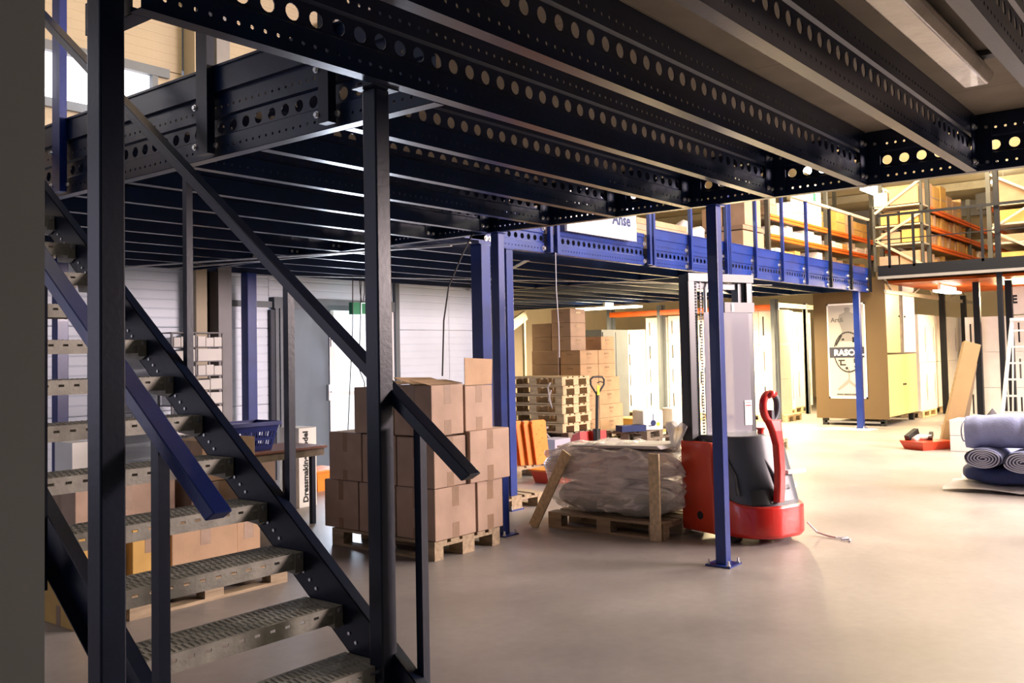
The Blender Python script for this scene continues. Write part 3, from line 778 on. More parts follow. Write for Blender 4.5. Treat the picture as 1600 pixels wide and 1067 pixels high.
q = B(); q.add([(-0.172,-0.178,0.375),(0.172,-0.178,0.375),(0.158,-0.20,0.585),(-0.195,-0.20,0.60)], [(0,1,2,3)]);
q.add([(-0.172,-0.173,0.375),(0.172,-0.173,0.375),(0.158,-0.195,0.585),(-0.195,-0.195,0.60)], [(3,2,1,0)])
q.out('open_flap', 'carton2', top, world=False)
tl = carton('brown box on big pallet, left end of the top layer', 5.34, 5.72, 5.52, 5.96, z2, 1.345)
# ragged open flaps on top
for i, (x0,x1,y0,y1,dz) in enumerate(((5.31,5.71,5.05,5.25,0.03),(5.35,5.75,5.27,5.46,0.045),(5.30,5.60,5.5,5.7,0.02))):
    q = B(); q.add([(x0,y0,1.368),(x1,y0,1.372),(x1+0.01,y1,1.37+dz),(x0-0.03,y1,1.37+dz*1.3)], [(0,1,2,3)]); q.add([(x0,y0,1.364),(x1,y0,1.368),(x1+0.01,y1,1.366+dz),(x0-0.03,y1,1.366+dz*1.3)], [(3,2,1,0)])
    o = q.out('loose_flap', 'carton2', tl if i == 2 else top)
    o.parent = tl if i == 2 else top
    o.location = -(Vector(o.parent.location))

# low pallet with boxes behind the stair
pallet_copy('pallet with low boxes seen below the stair treads', (3.06, 5.48, 0), 0, 'wood')
carton('pinkish brown long box on low pallet behind stair, with faint arrow print', 3.36, 3.86, 5.50, 5.90, T, T+0.37, 'carton2')
carton('narrow brown box right of the long one on the low pallet', 3.87, 4.06, 5.52, 5.90, T, T+0.34, 'carton2')
carton('yellowish box left part on the low pallet behind the columns', 3.09, 3.34, 5.50, 5.9, T, T+0.40, 'cartonyel')
carton('yellowish tall box left edge behind the thick column', 2.75, 3.04, 5.55, 5.95, 0, 0.56, 'cartonyel')
carton('brown box behind the stair on second row of the low pallet', 3.4, 4.1, 5.92, 6.26, T, T+0.33, 'carton')
# boxes and table further back
carton('large pinkish box on top beside the blue basket', 4.40, 4.92, 6.75, 7.15, 0.60, 0.935, 'carton2')
carton('brown box under the pinkish box beside table', 4.30, 4.90, 6.75, 7.2, 0.0, 0.597, 'cartongrey')
carton('wide dark brown box behind the middle treads', 3.4, 4.22, 6.85, 7.35, 0.0, 0.74, 'carton')
tb = thing('table', 'narrow table with reddish top and dark legs behind the stair', 'table', (5.4, 7.4, 0))
q = B(); q.box(4.95, 5.97, 7.05, 7.65, 0.73, 0.755); q.out('tabletop', 'tabletop', tb, bevel=0.003)
q = B(); q.box(4.97, 5.95, 7.07, 7.63, 0.66, 0.73); q.out('apron', 'wooddark', tb)
for x, y in ((4.98,7.08),(5.87,7.16),(4.98,7.57),(5.87,7.57)):
    q = B(); q.box(x, x+0.045, y, y+0.045, 0, 0.66); q.out('leg', 'dark', tb)
# blue basket
bk = thing('shopping_basket', 'dark blue plastic basket standing on the table', 'basket', (5.20, 7.30, 0.757))
q = B(); n = 4
W0, W1, D0, D1, H0 = 0.205, 0.265, 0.13, 0.18, 0.265
q.add([(-W0,-D0,0),(W0,-D0,0),(W0,D0,0),(-W0,D0,0)], [(3,2,1,0)])
def wallslots(p0, p1, q0, q1, ns):
    """trapezoid wall p0->p1 bottom, q0->q1 top, with vertical slots"""
    P0, P1, Q0, Q1 = map(Vector, (p0, p1, q0, q1))
    def pt(u, v): return P0.lerp(P1, u).lerp(Q0.lerp(Q1, u), v)
    rows = [0, 0.18, 0.36, 0.46, 0.66, 1.0]
    for ri in range(5):
        v0, v1 = rows[ri], rows[ri+1]
        slot = ri in (1, 3)
        for k in range(ns):
            u0, u1 = k/ns, (k+1)/ns
            if slot and 0 < k < ns-1:
                um = u0 + (u1-u0)*0.55
                q.add([pt(u0,v0),pt(um,v0),pt(um,v1),pt(u0,v1)], [(0,1,2,3)])
            else: q.add([pt(u0,v0),pt(u1,v0),pt(u1,v1),pt(u0,v1)], [(0,1,2,3)])
wallslots((-W0,-D0,0),(W0,-D0,0),(-W1,-D1,H0),(W1,-D1,H0),16)
wallslots((W0,-D0,0),(W0,D0,0),(W1,-D1,H0),(W1,D1,H0),10)
wallslots((W0,D0,0),(-W0,D0,0),(W1,D1,H0),(-W1,D1,H0),16)
wallslots((-W0,D0,0),(-W0,-D0,0),(-W1,D1,H0),(-W1,-D1,H0),10)
q.out('body', 'basket', bk, world=False)
q = B(); e = 0.012
for a, c, d, f in ((-W1-e,W1+e,-D1-e,-D1+0.004),(-W1-e,W1+e,D1-0.004,D1+e),(-W1-e,-W1+0.004,-D1,D1),(W1-0.004,W1+e,-D1,D1)): q.box(a, c, d, f, H0-0.035, H0)
q.out('rim', 'basket', bk, world=False)
q = B(); q.tube([(-W1,0,H0-0.01),(-W1-0.01,-0.03,H0-0.05),(-W1-0.01,-0.10,H0-0.06)], 0.006); q.out('handle', 'black', bk, world=False)

# white tall carton "Dressmaking Model"
def dress_carton(lab, x0, x1, y0, y1, h, dark=True):
    r = thing('tall_white_carton', lab, 'box', ((x0+x1)/2, (y0+y1)/2, 0))
    q = B(); q.box(x0, x1, y0, y1, 0, h); q.out('body', 'cartonwhite', r, bevel=0.004)
    q = B(); q.box(x0+0.02, x1-0.02, y0-0.001, y0, h-0.004, h+0.001); q.out('top_edge', 'wooddark', r)
    return r
dc = dress_carton('white tall carton lettered Dressmaking Model beside the table leg', 6.40, 6.64, 8.02, 8.35, 0.85)
text('Dressmaking Model', 0.095, (6.52, 8.018, 0.05), (0,0,1), (-1,0,0), 'ink', dc, bold=0.004)
dc = dress_carton('white tall carton further left, partly behind the table legs', 6.05, 6.30, 8.3, 8.6, 0.62)
q = B(); q.box(5.25, 6.0, 7.9, 8.3, 0, 0.68); tag(q.out('grey_crate', 'cartongrey'), 'dark greyish crate under the back of the table', 'box')
dc = dress_carton('white carton under the treads lettered sideways at far left', 3.62, 3.82, 7.45, 7.8, 0.55)
text('Dressmaking', 0.09, (3.72, 7.448, 0.04), (0,0,1), (-1,0,0), 'ink', dc, bold=0.004)
carton('white narrow carton standing on the shelf behind the treads at left', 3.70, 3.86, 7.5, 7.8, 0.56, 0.95, 'cartonwhite', tapes=False)
carton('small grey box beside the narrow white carton at left', 3.90, 4.18, 7.5, 7.8, 0.0, 0.72, 'cartongrey')
# orange bin at the left of the boxes
r = thing('orange_crate', 'orange plastic crate on the floor left of the brown boxes', 'crate', (7.45, 8.95, 0))
q = B(); q.frust(7.25, 7.65, 8.75, 9.15, 0.12, 0.24, 0.03); q.out('body', 'orange', r)
q = B(); q.box(7.23, 7.67, 8.73, 9.17, 0.235, 0.255); q.out('rim', 'orange', r)
q = B(); q.frust(7.28,7.62,8.78,9.12,0.0,0.12,0.02); q.out('base', 'orange', r)

# shelf of small white-grey boxes at the back wall (behind stair)
sh = thing('shelving_unit', 'pale metal shelving unit by the back wall filled with small white boxes', 'shelving', (6.1, 9.4, 0))
for x in (5.73, 6.03, 6.38):
    for y in (9.35, 9.62):
        q = B(); q.box(x-0.01, x+0.01, y, y+0.02, 0, 1.91); q.out('upright', 'steelgrey', sh)
shz = [0.45+0.163*k for k in range(10)]
for z in shz:
    q = B(); q.box(5.73, 6.38, 9.35, 9.64, z-0.012, z); q.out('shelf', 'steelgrey', sh)
gi = 0
for r_i, z in enumerate(shz[:-1]):
    for x0, x1 in ((5.75,6.02),(6.05,6.37)):
        k = random.choice((1,2,2,3)); wds = (x1-x0)/k
        for j in range(k):
            if random.random() < 0.06: continue
            q = B(); q.box(x0+j*wds+0.004, x0+(j+1)*wds-0.006, 9.352, 9.6, z+0.001, z+random.uniform(0.10,0.14))
            tag(q.out('small_box', 'cartonwhite'), 'small off-white box on back wall shelving, %s level from below, %s bay, %s in row' % (['lowest','second','third','fourth','fifth','sixth','seventh','eighth','ninth'][r_i], 'left' if x0 < 6 else 'right', ['first','second','third'][j]), 'box', 'small boxes on the shelving')
q = B(); q.box(6.28,6.36,9.34,9.5,0.614,0.70); tag(q.out('small_box', 'red'), 'small red box low on the back wall shelving', 'box')

# exit sign and hanging cables
r = thing('exit_sign', 'hanging green and white emergency exit sign before the doorway', 'sign', (8.95, 9.75, 2.3))
q = B(); q.box(8.72, 9.12, 9.74, 9.80, 2.19, 2.36); q.out('housing', 'signlit', r, bevel=0.004)
q = B(); q.box(8.72, 8.88, 9.736, 9.7395, 2.19, 2.36); q.box(8.715, 8.72, 9.735, 9.80, 2.19, 2.36); q.box(8.90,8.98,9.737,9.7395,2.2,2.35); q.out('green_symbol', 'green', r)
q = B(); q.tube([(8.93,9.77,2.36),(8.90,9.77,2.50),(8.87,9.77,3.045)], 0.006, 5); q.tube([(8.95,9.77,2.36),(8.98,9.77,2.5),(8.99,9.77,3.045)], 0.006, 5); q.out('hanging_cable', 'cable', r)
def cable(lab, pts, r, mk='cable'):
    q = B(); q.tube(pts, r, 6); tag(q.out('hanging_cable', mk), lab, 'cable')
cable('thin black cable hanging before the bright doorway, left strand', [(8.62,9.6,3.048),(8.60,9.6,2.0),(8.56,9.6,1.5),(8.44,9.55,0.5),(8.36,9.5,0.02)], 0.007)
cable('thin black cable hanging before the bright doorway, right strand', [(8.78,9.6,3.048),(8.74,9.6,2.0),(8.70,9.6,1.45),(8.80,9.6,1.25),(8.82,9.6,1.0),(8.80,9.55,0.3),(8.86,9.5,0.01)], 0.007)
cable('black cable hanging in front of the pale wall above the boxes', [(6.33,5.45,2.69),(6.20,5.46,2.5),(6.05,5.5,2.2),(5.98,5.5,1.9),(5.95,5.5,1.42)], 0.007)
cable('pale thin cord hanging from the blue fascia', [(8.27,5.93,2.70),(8.27,5.93,2.3),(8.30,5.93,1.9),(8.30,5.93,1.55)], 0.006, 'cablelight')

# ================================================================= WRAPPED PALLET
rw = pallet('pallet under the film-wrapped fabric rolls beside the red stacker', (7.75, 3.93, 0), PI/2, 'wood')
def softroll(bm, p, q_, ra, rb, seed, m=0, amp=0.12):
    """lumpy bolster from p to q_, elliptical radii ra (horizontal) rb (vertical)"""
    rnd = random.Random(seed); ph = [rnd.uniform(0, 6.28) for _ in range(6)]
    p = Vector(p); q_ = Vector(q_); d = (q_-p).normalized(); a = d.cross(Vector((0,0,1))).normalized(); u = a.cross(d)
    def fn(s, t):
        e = min(1.0, math.sin(PI*max(0.0, min(1.0, s)))**0.22 + 0.02) if 0 < s < 1 else 0.02
        th = 2*PI*t
        k = 1 + amp*math.sin(3*th+ph[0]+5*s) * 0.5 + amp*0.5*math.sin(7*s*2+ph[1]) + amp*0.4*math.sin(5*th+ph[2]-9*s)
        c = p.lerp(q_, s)
        return c + a*(ra*e*k*math.cos(th)) + u*(rb*e*k*math.sin(th))
    bm.grid(28, 24, fn, m, False, True)
def rollthing(lab, p, q_, ra, rb, seed, mk, amp=0.1):
    q = B(); softroll(q, p, q_, ra, rb, seed, 0, amp); tag(q.out('fabric_roll', mk, smooth=True), lab, 'fabric roll')
rollthing('pinkish grey fabric roll on top of the wrapped pallet', (7.15,5.24,0.55), (7.16,3.92,0.63), 0.20, 0.145, 1, 'greyfab')
rollthing('second pinkish roll, behind the front top roll in the film', (7.46,5.15,0.55), (7.48,3.96,0.60), 0.16, 0.14, 2, 'greyfab')
rollthing('third roll at the back of the wrapped pallet', (7.68,5.05,0.53), (7.68,4.0,0.56), 0.12, 0.13, 6, 'greyfab')
rollthing('greenish grey lower roll in the film, front', (7.15,5.10,0.295), (7.15,3.94,0.30), 0.19, 0.145, 3, 'greyfab2')
rollthing('greenish grey lower roll in the film, middle', (7.44,5.05,0.29), (7.46,3.98,0.30), 0.15, 0.13, 4, 'greyfab2')
rollthing('greenish grey lower roll in the film, rear', (7.66,5.05,0.28), (7.66,4.02,0.29), 0.10, 0.12, 5, 'greyfab2')
# foam sheet on top
q = B(); q.prism([(4.95,0),(4.90,0.022),(4.02,0.03),(3.98,0.0)], lambda u,v,t: (lerp(7.03,7.55,t), u, 0.735+v+(4.95-u)*0.022))
tag(q.out('foam_sheet', 'foam', bevel=0.01), 'flat pale foam sheet lying on top of the wrapped rolls', 'foam sheet')
# film shell
fl = thing('plastic_wrap', 'crumpled clear stretch film wrapped around the fabric rolls', 'plastic film', (7.35, 4.5, 0.15))
def shell(s, t):
    rnd = 0.014*math.sin(9*s+9*t*6.28)+0.010*math.sin(26*s-5*6.28*t)+0.005*math.sin(61*s+13*6.28*t)+0.004*math.sin(90*s+7*6.28*t)
    th = 2*PI*t; e = min(1, math.sin(PI*min(1,max(0,s)))**0.16+0.02) if 0 < s < 1 else 0.03
    c, sn = math.cos(th), math.sin(th)
    ex = 0.45; rx = 0.41*e; rz = 0.305*e
    X = 7.36 + (rx+rnd)*math.copysign(abs(c)**ex, c) - (0.03 if c < 0 else 0)*max(0, sn)
    Z = 0.46 + (rz+rnd)*math.copysign(abs(sn)**ex, sn)
    Y = 5.28 - 1.40*s + 0.02*math.sin(9*th)
    return (X, Y, max(0.15, Z))
q = B(); q.grid(70, 64, shell, 0, False, True); q.out('film_sheet', 'film', fl, smooth=True)
def tail(s, t):
    th = 2*PI*t; r_ = 0.02 + 0.10*s**1.1*(1+0.35*math.sin(5*th)+0.2*math.sin(9*th+3*s))
    return (7.30 + r_*math.cos(th)*1.0, 4.0 - 0.06*s + r_*math.sin(th)*0.9, 0.74 + 0.22*s + 0.02*math.sin(7*th))
q = B(); q.grid(14, 40, tail, 0, False, True); q.out('film_tail', 'filmtail', fl, smooth=True)
# wood stakes
def plank(lab, p0, p1, wd, th, mk='wood', up=(1,0,0)):
    q = B(); q.bar(p0, p1, wd, th, 0, up); return tag(q.out('wooden_plank', mk, bevel=0.003), lab, 'plank')
plank('upright wooden plank nailed to the right front of the wrapped pallet', (6.915,3.985,0.0), (6.915,3.985,0.735), 0.10, 0.022, 'woodpale')
plank('slanting wooden plank at the left end of the wrapped pallet', (6.90,5.27,0.0), (6.915,4.88,0.70), 0.10, 0.022, 'woodpale')

# ================================================================= RED STACKER
stk = thing('electric_stacker', 'red and dark grey electric pallet stacker with tall mast and tiller', 'stacker', (7.41, 3.04, 0), math.radians(-18.6))
SM = []
def O(b_, name, mk, parent=stk, smooth=False, bevel=0, fix=False): return b_.out(name, mk, parent, smooth, bevel, world=False, fix=fix)
# chassis: rounded D-shaped outline
def outline(w_, y0, y1, n=10, rr=0.24):
    pts = [(-w_, y1)]
    for k in range(n+1):
        a = PI + (PI/2)*k/n; pts.append((-w_+rr+rr*math.cos(a), y0+rr+rr*math.sin(a)))
    for k in range(n+1):
        a = 1.5*PI + (PI/2)*k/n; pts.append((w_-rr+rr*math.cos(a), y0+rr+rr*math.sin(a)))
    pts.append((w_, y1)); return pts
def bow(pts, k=0.05):
    w_ = max(p[0] for p in pts); return [(x, y - k*(1-(x/w_)**2) if y < 0.5 else y) for x, y in pts]
ol = bow(outline(0.362, 0.02, 0.66, 10, 0.26), 0.07); ol2 = bow(outline(0.342, 0.05, 0.66, 10, 0.24), 0.07)
n = len(ol)
def loft(bm, rings, m=0, cap=True):
    base = len(bm.v); k = len(rings[0])
    for rg in rings: bm.v += [tuple(p) for p in rg]
    for i in range(len(rings)-1):
        for j in range(k):
            l = (j+1) % k; bm.f.append((base+i*k+j, base+i*k+l, base+(i+1)*k+l, base+(i+1)*k+j)); bm.m.append(m)
    if cap:
        bm.f.append(tuple(base+j for j in range(k))[::-1]); bm.m.append(m)
        bm.f.append(tuple(base+(len(rings)-1)*k+j for j in range(k))); bm.m.append(m)
def topz(x, y):  # upper edge of red skirt rises toward the mast
    return 0.285 + 0.03*math.cos(x*3) + max(0, (y-0.12))*0.26 + 0.05*max(0,-x)*max(0,y)
q = B(); loft(q, [[(x*0.94, y*0.98+0.02, 0.055) for x, y in ol], [(x, y, 0.085) for x, y in ol], [(x, y, topz(x, y)-0.01) for x, y in ol], [(x*0.985, y*0.985+0.01, topz(x, y)+0.008) for x, y in ol]])
SM.append(O(q, 'chassis', 'red', smooth=False, bevel=0.008))
# side panels up to mast (orange-red block beside the mast)
q = B(); q.prism([(0.42,0.06),(0.80,0.06),(0.80,0.82),(0.44,0.82)], lambda u,v,t: (lerp(-0.405,-0.365,t), u, v)); q.prism([(0.42,0.06),(0.80,0.06),(0.80,0.82),(0.44,0.82)], lambda u,v,t: (lerp(0.365,0.40,t), u, v))
q.box(-0.375,0.375,0.60,0.74,0.06,0.28)
O(q, 'mast_frame', 'redorange', bevel=0.01)
q = B(); q.cyl((-0.408,0.58,0.20),(-0.404,0.58,0.20),0.035,14); O(q, 'opening', 'black')
# hood: lofted grey cover, narrow at the top
rings = []
for k in range(9):
    t = k/8; z = 0.30 + 0.565*t
    f = 1 - 0.20*t**2.2; sh_ = 0.01 + 0.155*t**0.9
    rings.append([((x*f if y < 0.5 else x*0.93*(1-0.02*t)), y + (sh_*(0.66-y)/0.66), max(z, topz(x,y)+0.0) if k == 0 else z + 0.02*math.cos(x*4)) for x, y in ol2])
q = B(); loft(q, rings); SM.append(O(q, 'hood', 'hood', smooth=False, bevel=0.02))
q = B(); loft(q, [[(x*1.0, y, topz(x,y)) for x, y in ol2], [(x*0.97, y*0.98+0.02, topz(x,y)+0.035) for x, y in ol2], [(x*0.9, y*0.9+0.06, topz(x,y)+0.05) for x, y in ol2]]); SM.append(O(q, 'hood_lip', 'hood'))
for o_ in SM:
    me_ = o_.data; me_.polygons.foreach_set('use_smooth', [True]*len(me_.polygons)); me_.set_sharp_from_angle(angle=math.radians(38))
# recess around tiller foot and ridge lines
q = B(); q.grid(10, 16, lambda s,t: (-0.31+0.30*t, 0.085-0.075*math.sin(PI*t)+0.02*s, 0.335+0.12*s), 0); O(q, 'tiller_well', 'black', smooth=True)
q = B(); q.tube([(-0.27,0.42,0.86),(-0.20,0.25,0.84),(-0.13,0.15,0.74),(-0.07,0.06,0.56),(-0.05,0.02,0.42)], 0.016, 8); q.tube([(-0.335,0.60,0.82),(-0.33,0.38,0.74),(-0.335,0.24,0.55),(-0.345,0.20,0.40)], 0.014, 8); O(q, 'hood_ridge', 'hood', smooth=True)
q = B(); q.box(0.06,0.28,0.02,0.055,0.56,0.59); 
o = O(q, 'decal_stripe', 'white'); o.rotation_euler = (0.0,0,0)
text('LI', 0.055, (0.10, -0.012, 0.455), (1,0.35,0), (0,0.1,1), 'white', stk, world=False, bold=0.003)
q = B(); q.cyl((0.12,0.36,0.865),(0.12,0.36,0.905),0.028,14); q.cyl((0.12,0.36,0.905),(0.12,0.36,0.925),0.036,14); O(q, 'emergency_button', 'red', smooth=False)
q = B(); q.cyl((0.27,0.33,0.865),(0.27,0.33,0.90),0.03,14); O(q, 'key_switch', 'black')
# tiller: red arm with rounded head
TX = -0.10
q = B()
pts = [(TX,-0.01,0.355),(TX,-0.02,0.45),(TX,-0.03,0.62),(TX-0.01,-0.03,0.82),(TX-0.03,-0.025,0.93),(TX-0.05,-0.015,1.02)]
def barpath(bm, pts, w_, h_):
    rings = []
    for i, p in enumerate(pts):
        p = Vector(p); d = (Vector(pts[min(i+1,len(pts)-1)]) - Vector(pts[max(i-1,0)])).normalized()
        a = Vector((1,0,0)); u = a.cross(d).normalized()
        ww = w_[i]; rings.append([p + a*ww*c + u*h_*s for c, s in ((-1,-0.6),(-0.7,-1),(0.7,-1),(1,-0.6),(1,0.6),(0.7,1),(-0.7,1),(-1,0.6))])
    loft(bm, rings)
barpath(q, pts, [0.042,0.042,0.042,0.044,0.058,0.08], 0.034)
til = O(q, 'tiller_arm', 'red', smooth=False, bevel=0.006)
q = B(); hc = Vector((TX-0.055,0.0,1.12)); 
ring = [(hc.x + 0.085*math.cos(a)*(1+0.12*math.sin(a)), 0.0, hc.z + 0.115*math.sin(a)) for a in [2*PI*k/28 for k in range(28)]]
q.tube([p for p in ring], 0.028, 10, 0, True); O(q, 'handle_loop', 'hood', til, smooth=True)
q = B(); q.tube([p for k, p in enumerate(ring) if 5 <= k <= 20], 0.032, 10, 0); O(q, 'handle_shell', 'red', til, smooth=True)
q = B(); q.tube([(hc.x-0.045,-0.02,1.21),(hc.x-0.01,-0.03,1.24),(hc.x+0.03,-0.03,1.23)], 0.024, 8); O(q, 'handle_button', 'red', til, smooth=True)
q = B(); q.box(hc.x-0.012,hc.x+0.018,-0.025,0.02,1.02,1.10); O(q, 'handle_hub', 'hood', til)
# mast
q = B()
for s_ in (-1, 1):
    q.box(s_*0.36-0.035, s_*0.36+0.035, 0.66, 0.70, 0.10, 2.26); q.box(s_*0.36-0.035, s_*0.36-0.027, 0.66, 0.78, 0.10, 2.26) if s_ < 0 else q.box(s_*0.36+0.027, s_*0.36+0.035, 0.66, 0.78, 0.10, 2.26)
q.box(-0.395, 0.395, 0.655, 0.70, 2.20, 2.27)
q.outs('outer_mast', 'black', stk, False)
q = B()
for s_ in (-1, 1): q.box(s_*0.285-0.03, s_*0.285+0.03, 0.70, 0.78, 0.14, 2.20)
q.box(-0.31, 0.31, 0.72, 0.76, 2.14, 2.20)
q.outs('inner_mast', 'hood', stk, False)
q = B(); q.box(0.02, 0.395, 0.64, 0.66, 1.93, 2.02); q.box(0.0,0.395,0.64,0.66,2.20,2.27); O(q, 'cross_bar', 'steelgrey')
q = B(); q.box(0.10,0.13,0.635,0.64,1.94,2.01); O(q, 'small_label', 'white')
q = B(); q.cyl((-0.17,0.69,0.2),(-0.17,0.69,1.45),0.022,12); q.cyl((-0.17,0.69,1.45),(-0.17,0.69,2.15),0.016,12,1); O(q, 'lift_cylinder', ['black','bolt'])
q = B(); q.tube([(-0.10,0.69,2.2),(-0.12,0.66,2.0),(-0.08,0.66,1.8),(-0.09,0.67,1.2),(-0.08,0.68,0.85)], 0.011, 8); O(q, 'hydraulic_hose', 'bolt')
q = B()
for k in range(52): q.box(-0.255, -0.235, 0.665, 0.675, 0.85+k*0.026, 0.868+k*0.026)
O(q, 'lift_chain', 'steelgrey')['kind'] = 'stuff'
q = B(); q.box(-0.23, 0.33, 0.650, 0.654, 0.86, 1.93); O(q, 'mast_guard', 'plexi')
q = B(); q.box(0.24,0.33,0.644,0.649,0.92,1.14); gl = O(q, 'guard_label', 'white')
q = B(); q.box(0.25,0.32,0.642,0.6435,1.09,1.10); q.box(0.25,0.32,0.642,0.6435,1.12,1.125); O(q, 'label_print', 'red', gl)
q = B()
for s_ in (-0.24, 0.24): q.box(s_-0.075, s_+0.075, 0.80, 1.30, 0.035, 0.085)
q.outs('fork', 'black', stk, False)
q = B(); q.box(-0.32,0.32,0.76,0.795,0.09,0.50); O(q, 'fork_carriage', 'black')
q = B(); q.cyl((-0.33,0.3,0.05),(-0.25,0.3,0.05),0.05,14); q.cyl((0.25,0.3,0.05),(0.33,0.3,0.05),0.05,14); q.cyl((-0.04,0.25,0.08),(0.04,0.25,0.08),0.08,16); q.outs('wheel', 'black', stk, False)
cable('grey charging lead trailing on the floor behind the stacker', [(7.80,3.02,0.12),(7.86,2.96,0.03),(7.84,2.86,0.012),(7.80,2.78,0.012),(7.86,2.70,0.012),(7.75,2.72,0.012),(7.80,2.66,0.012),(7.72,2.64,0.012)], 0.008, 'cablelight')

# ================================================================= PALLET TRUCK
pt = thing('pallet_truck', 'red hand pallet truck with black loop handle behind the wrapped rolls', 'pallet truck', (12.3, 8.1, 0), math.radians(-22))
q = B(); q.cyl((0,0,0.25),(0,-0.04,0.98),0.026,10); h_ = O(q, 'handle_shaft', 'black', pt)
loop = [(0,-0.04,0.92),(0.05,-0.045,0.99),(0.125,-0.05,1.09),(0.13,-0.05,1.17),(0.09,-0.055,1.21),(0,-0.055,1.215),(-0.09,-0.055,1.21),(-0.13,-0.05,1.17),(-0.125,-0.05,1.09),(-0.05,-0.045,0.99)]
q = B(); q.tube(loop, 0.016, 8, 0, True); O(q, 'handle_loop', 'black', pt, smooth=True)
q = B(); q.box(-0.02,0.02,-0.075,-0.062,0.93,1.08); O(q, 'yellow_sticker', 'yellow', pt)
q = B(); q.tube([(0.0,-0.05,1.12),(0.06,-0.05,1.14),(0.11,-0.05,1.12)], 0.009, 6); O(q, 'release_lever', 'black', pt)
q = B(); q.cyl((0,0.0,0.08),(0,0.0,0.40),0.06,12); q.cyl((-0.09,0,0.09),(-0.03,0,0.09),0.09,16); q.cyl((0.03,0,0.09),(0.09,0,0.09),0.09,16); O(q, 'pump_and_wheels', 'black', pt)
q = B(); q.prism([(0.08,0.07),(0.42,0.07),(0.42,0.12),(0.30,0.30),(0.10,0.36)], lambda u,v,t: (lerp(-0.25,0.25,t), u, v)); q.box(-0.27,-0.11,0.3,1.45,0.06,0.11); q.box(0.11,0.27,0.3,1.45,0.06,0.11); O(q, 'fork_frame', 'red', pt)

# ================================================================= STACK OF EMPTY PALLETS
names = ['bottom', 'second', 'third', 'fourth', 'fifth', 'sixth', 'seventh', 'top']
for k in range(8):
    dx = random.uniform(-0.02, 0.02); dy = random.uniform(-0.02, 0.02)
    if k < 2: dx += 0.12
    pallet_copy('%s pallet of the tall empty pallet stack%s' % (names[k], ', dark weathered' if k < 2 else ', pale wood'), (13.10+dx, 8.75+dy, 0.003+k*0.152), PI/2, 'wooddark' if k < 2 else 'woodpale')
r = thing('plastic_film_scrap', 'white scrap of plastic film caught in the pallet stack', 'plastic film', (12.25, 9.1, 0.35))
q = B(); q.tube([(12.28,9.2,0.42),(12.2,9.1,0.36),(12.22,8.95,0.22),(12.2,9.05,0.2),(12.24,9.22,0.3),(12.22,9.0,0.40)], 0.022, 6); q.out('strand', 'foam', r, smooth=True)
q = B(); q.tube([(12.28,8.95,1.0),(12.24,8.98,0.85),(12.27,8.94,0.7),(12.24,8.99,1.05),(12.22,8.92,1.12)], 0.014, 6); q.out('strand', 'foam', r, smooth=True)

# orange folded crates, front pallet, brown carton
pallet_copy('low pallet on the floor in front of the orange panels', (7.93, 5.9, 0), PI/2+math.radians(-8), 'wood')
og = 'orange plastic slabs standing on edge'
for k in range(5):
    r = thing('orange_slab', ['leftmost', 'second', 'middle', 'fourth', 'rightmost and widest'][k]+' orange plastic slab standing beside the blue columns', 'plastic slab', (9.38+k*0.095, 7.66-k*0.03, 0.145), math.radians(-12), og)
    w_ = 0.10 if k < 4 else 0.24; hh = 0.56
    q = B(); q.prism([(0.03,0),(w_+0.03,0),(w_-0.03,hh),(w_-0.06,hh+0.02),(-0.03,hh+0.02),(-0.045,hh-0.03)], lambda u,v,t: (u, -0.035*t-0.03*k, v)); p_ = O(q, 'sheet', 'orange', r)
    q = B(); q.prism([(0.03,0.0),(0.045,0.0),(-0.03,hh),(-0.045,hh-0.03)], lambda u,v,t: (u, -0.045*t-0.03*k, v)); O(q, 'edge_lip', 'rackorange', r)
    if k == 4:
        for j in range(9):
            q = B(); q.box(0.05+0.045*(j%3)-0.005*(j//3), 0.075+0.045*(j%3)-0.005*(j//3), -0.0365-0.12, -0.0352-0.12, 0.06+0.055*j, 0.075+0.055*j); O(q, 'slot', 'rackorange', p_)
pallet_copy('pallet carrying the orange slabs beside the blue columns', (10.2, 7.35, 0), PI/2+math.radians(-6), 'wood')
r = thing('orange_tub', 'low orange tub on the small pallet beside panels', 'tub', (9.42, 6.85, 0.0))
q = B(); q.frust(9.2,9.6,6.65,7.05,0.0,0.15,0.04); q.out('body', 'redorange', r)
q = B(); q.box(9.18,9.62,6.63,7.07,0.15,0.17); q.out('rim', 'orange', r)
carton('plain pinkish box between orange slabs and wrapped rolls', 10.25, 10.8, 6.95, 7.40, 0.0, 0.35, 'carton2', tapes=False)
carton('half hidden white tub box behind the plain pinkish box', 10.9, 11.3, 7.9, 8.2, 0.0, 0.35, 'lilaclamp', tapes=False)
pallet_copy('dark pallet carrying the two white boxes near the pallet truck', (13.25, 7.75, 0), math.radians(8), 'wooddark')
pallet_copy('second dark pallet under white boxes, lower one', (13.25, 7.75, 0.147), math.radians(7), 'wooddark')
for lab, x, y, w_ in (('white box with blue leaf print on the dark pallet', 13.62, 7.95, 0.38), ('plain lilac-white box right of the printed one', 14.28, 7.75, 0.42)):
    r = thing('white_box', lab, 'box', (x, y, 0.293), math.radians(-32))
    q = B(); q.box(-w_/2, w_/2, -0.2, 0.2, 0, 0.33); O(q, 'body', 'cartonwhite', r, bevel=0.03)
    if 'leaf' in lab:
        q = B(); q.cyl((-0.0,-0.203,0.12),(0.0,-0.2005,0.12),0.05,12,1); q.box(-0.09,0.02,-0.203,-0.2005,0.07,0.085); q.box(-0.005,0.005,-0.203,-0.2005,0.15,0.27)
        q.cyl((0.09,-0.203,0.10),(0.09,-0.2005,0.10),0.035,10,2); O(q, 'printed_mark', ['navy','navy','yellow'], r)
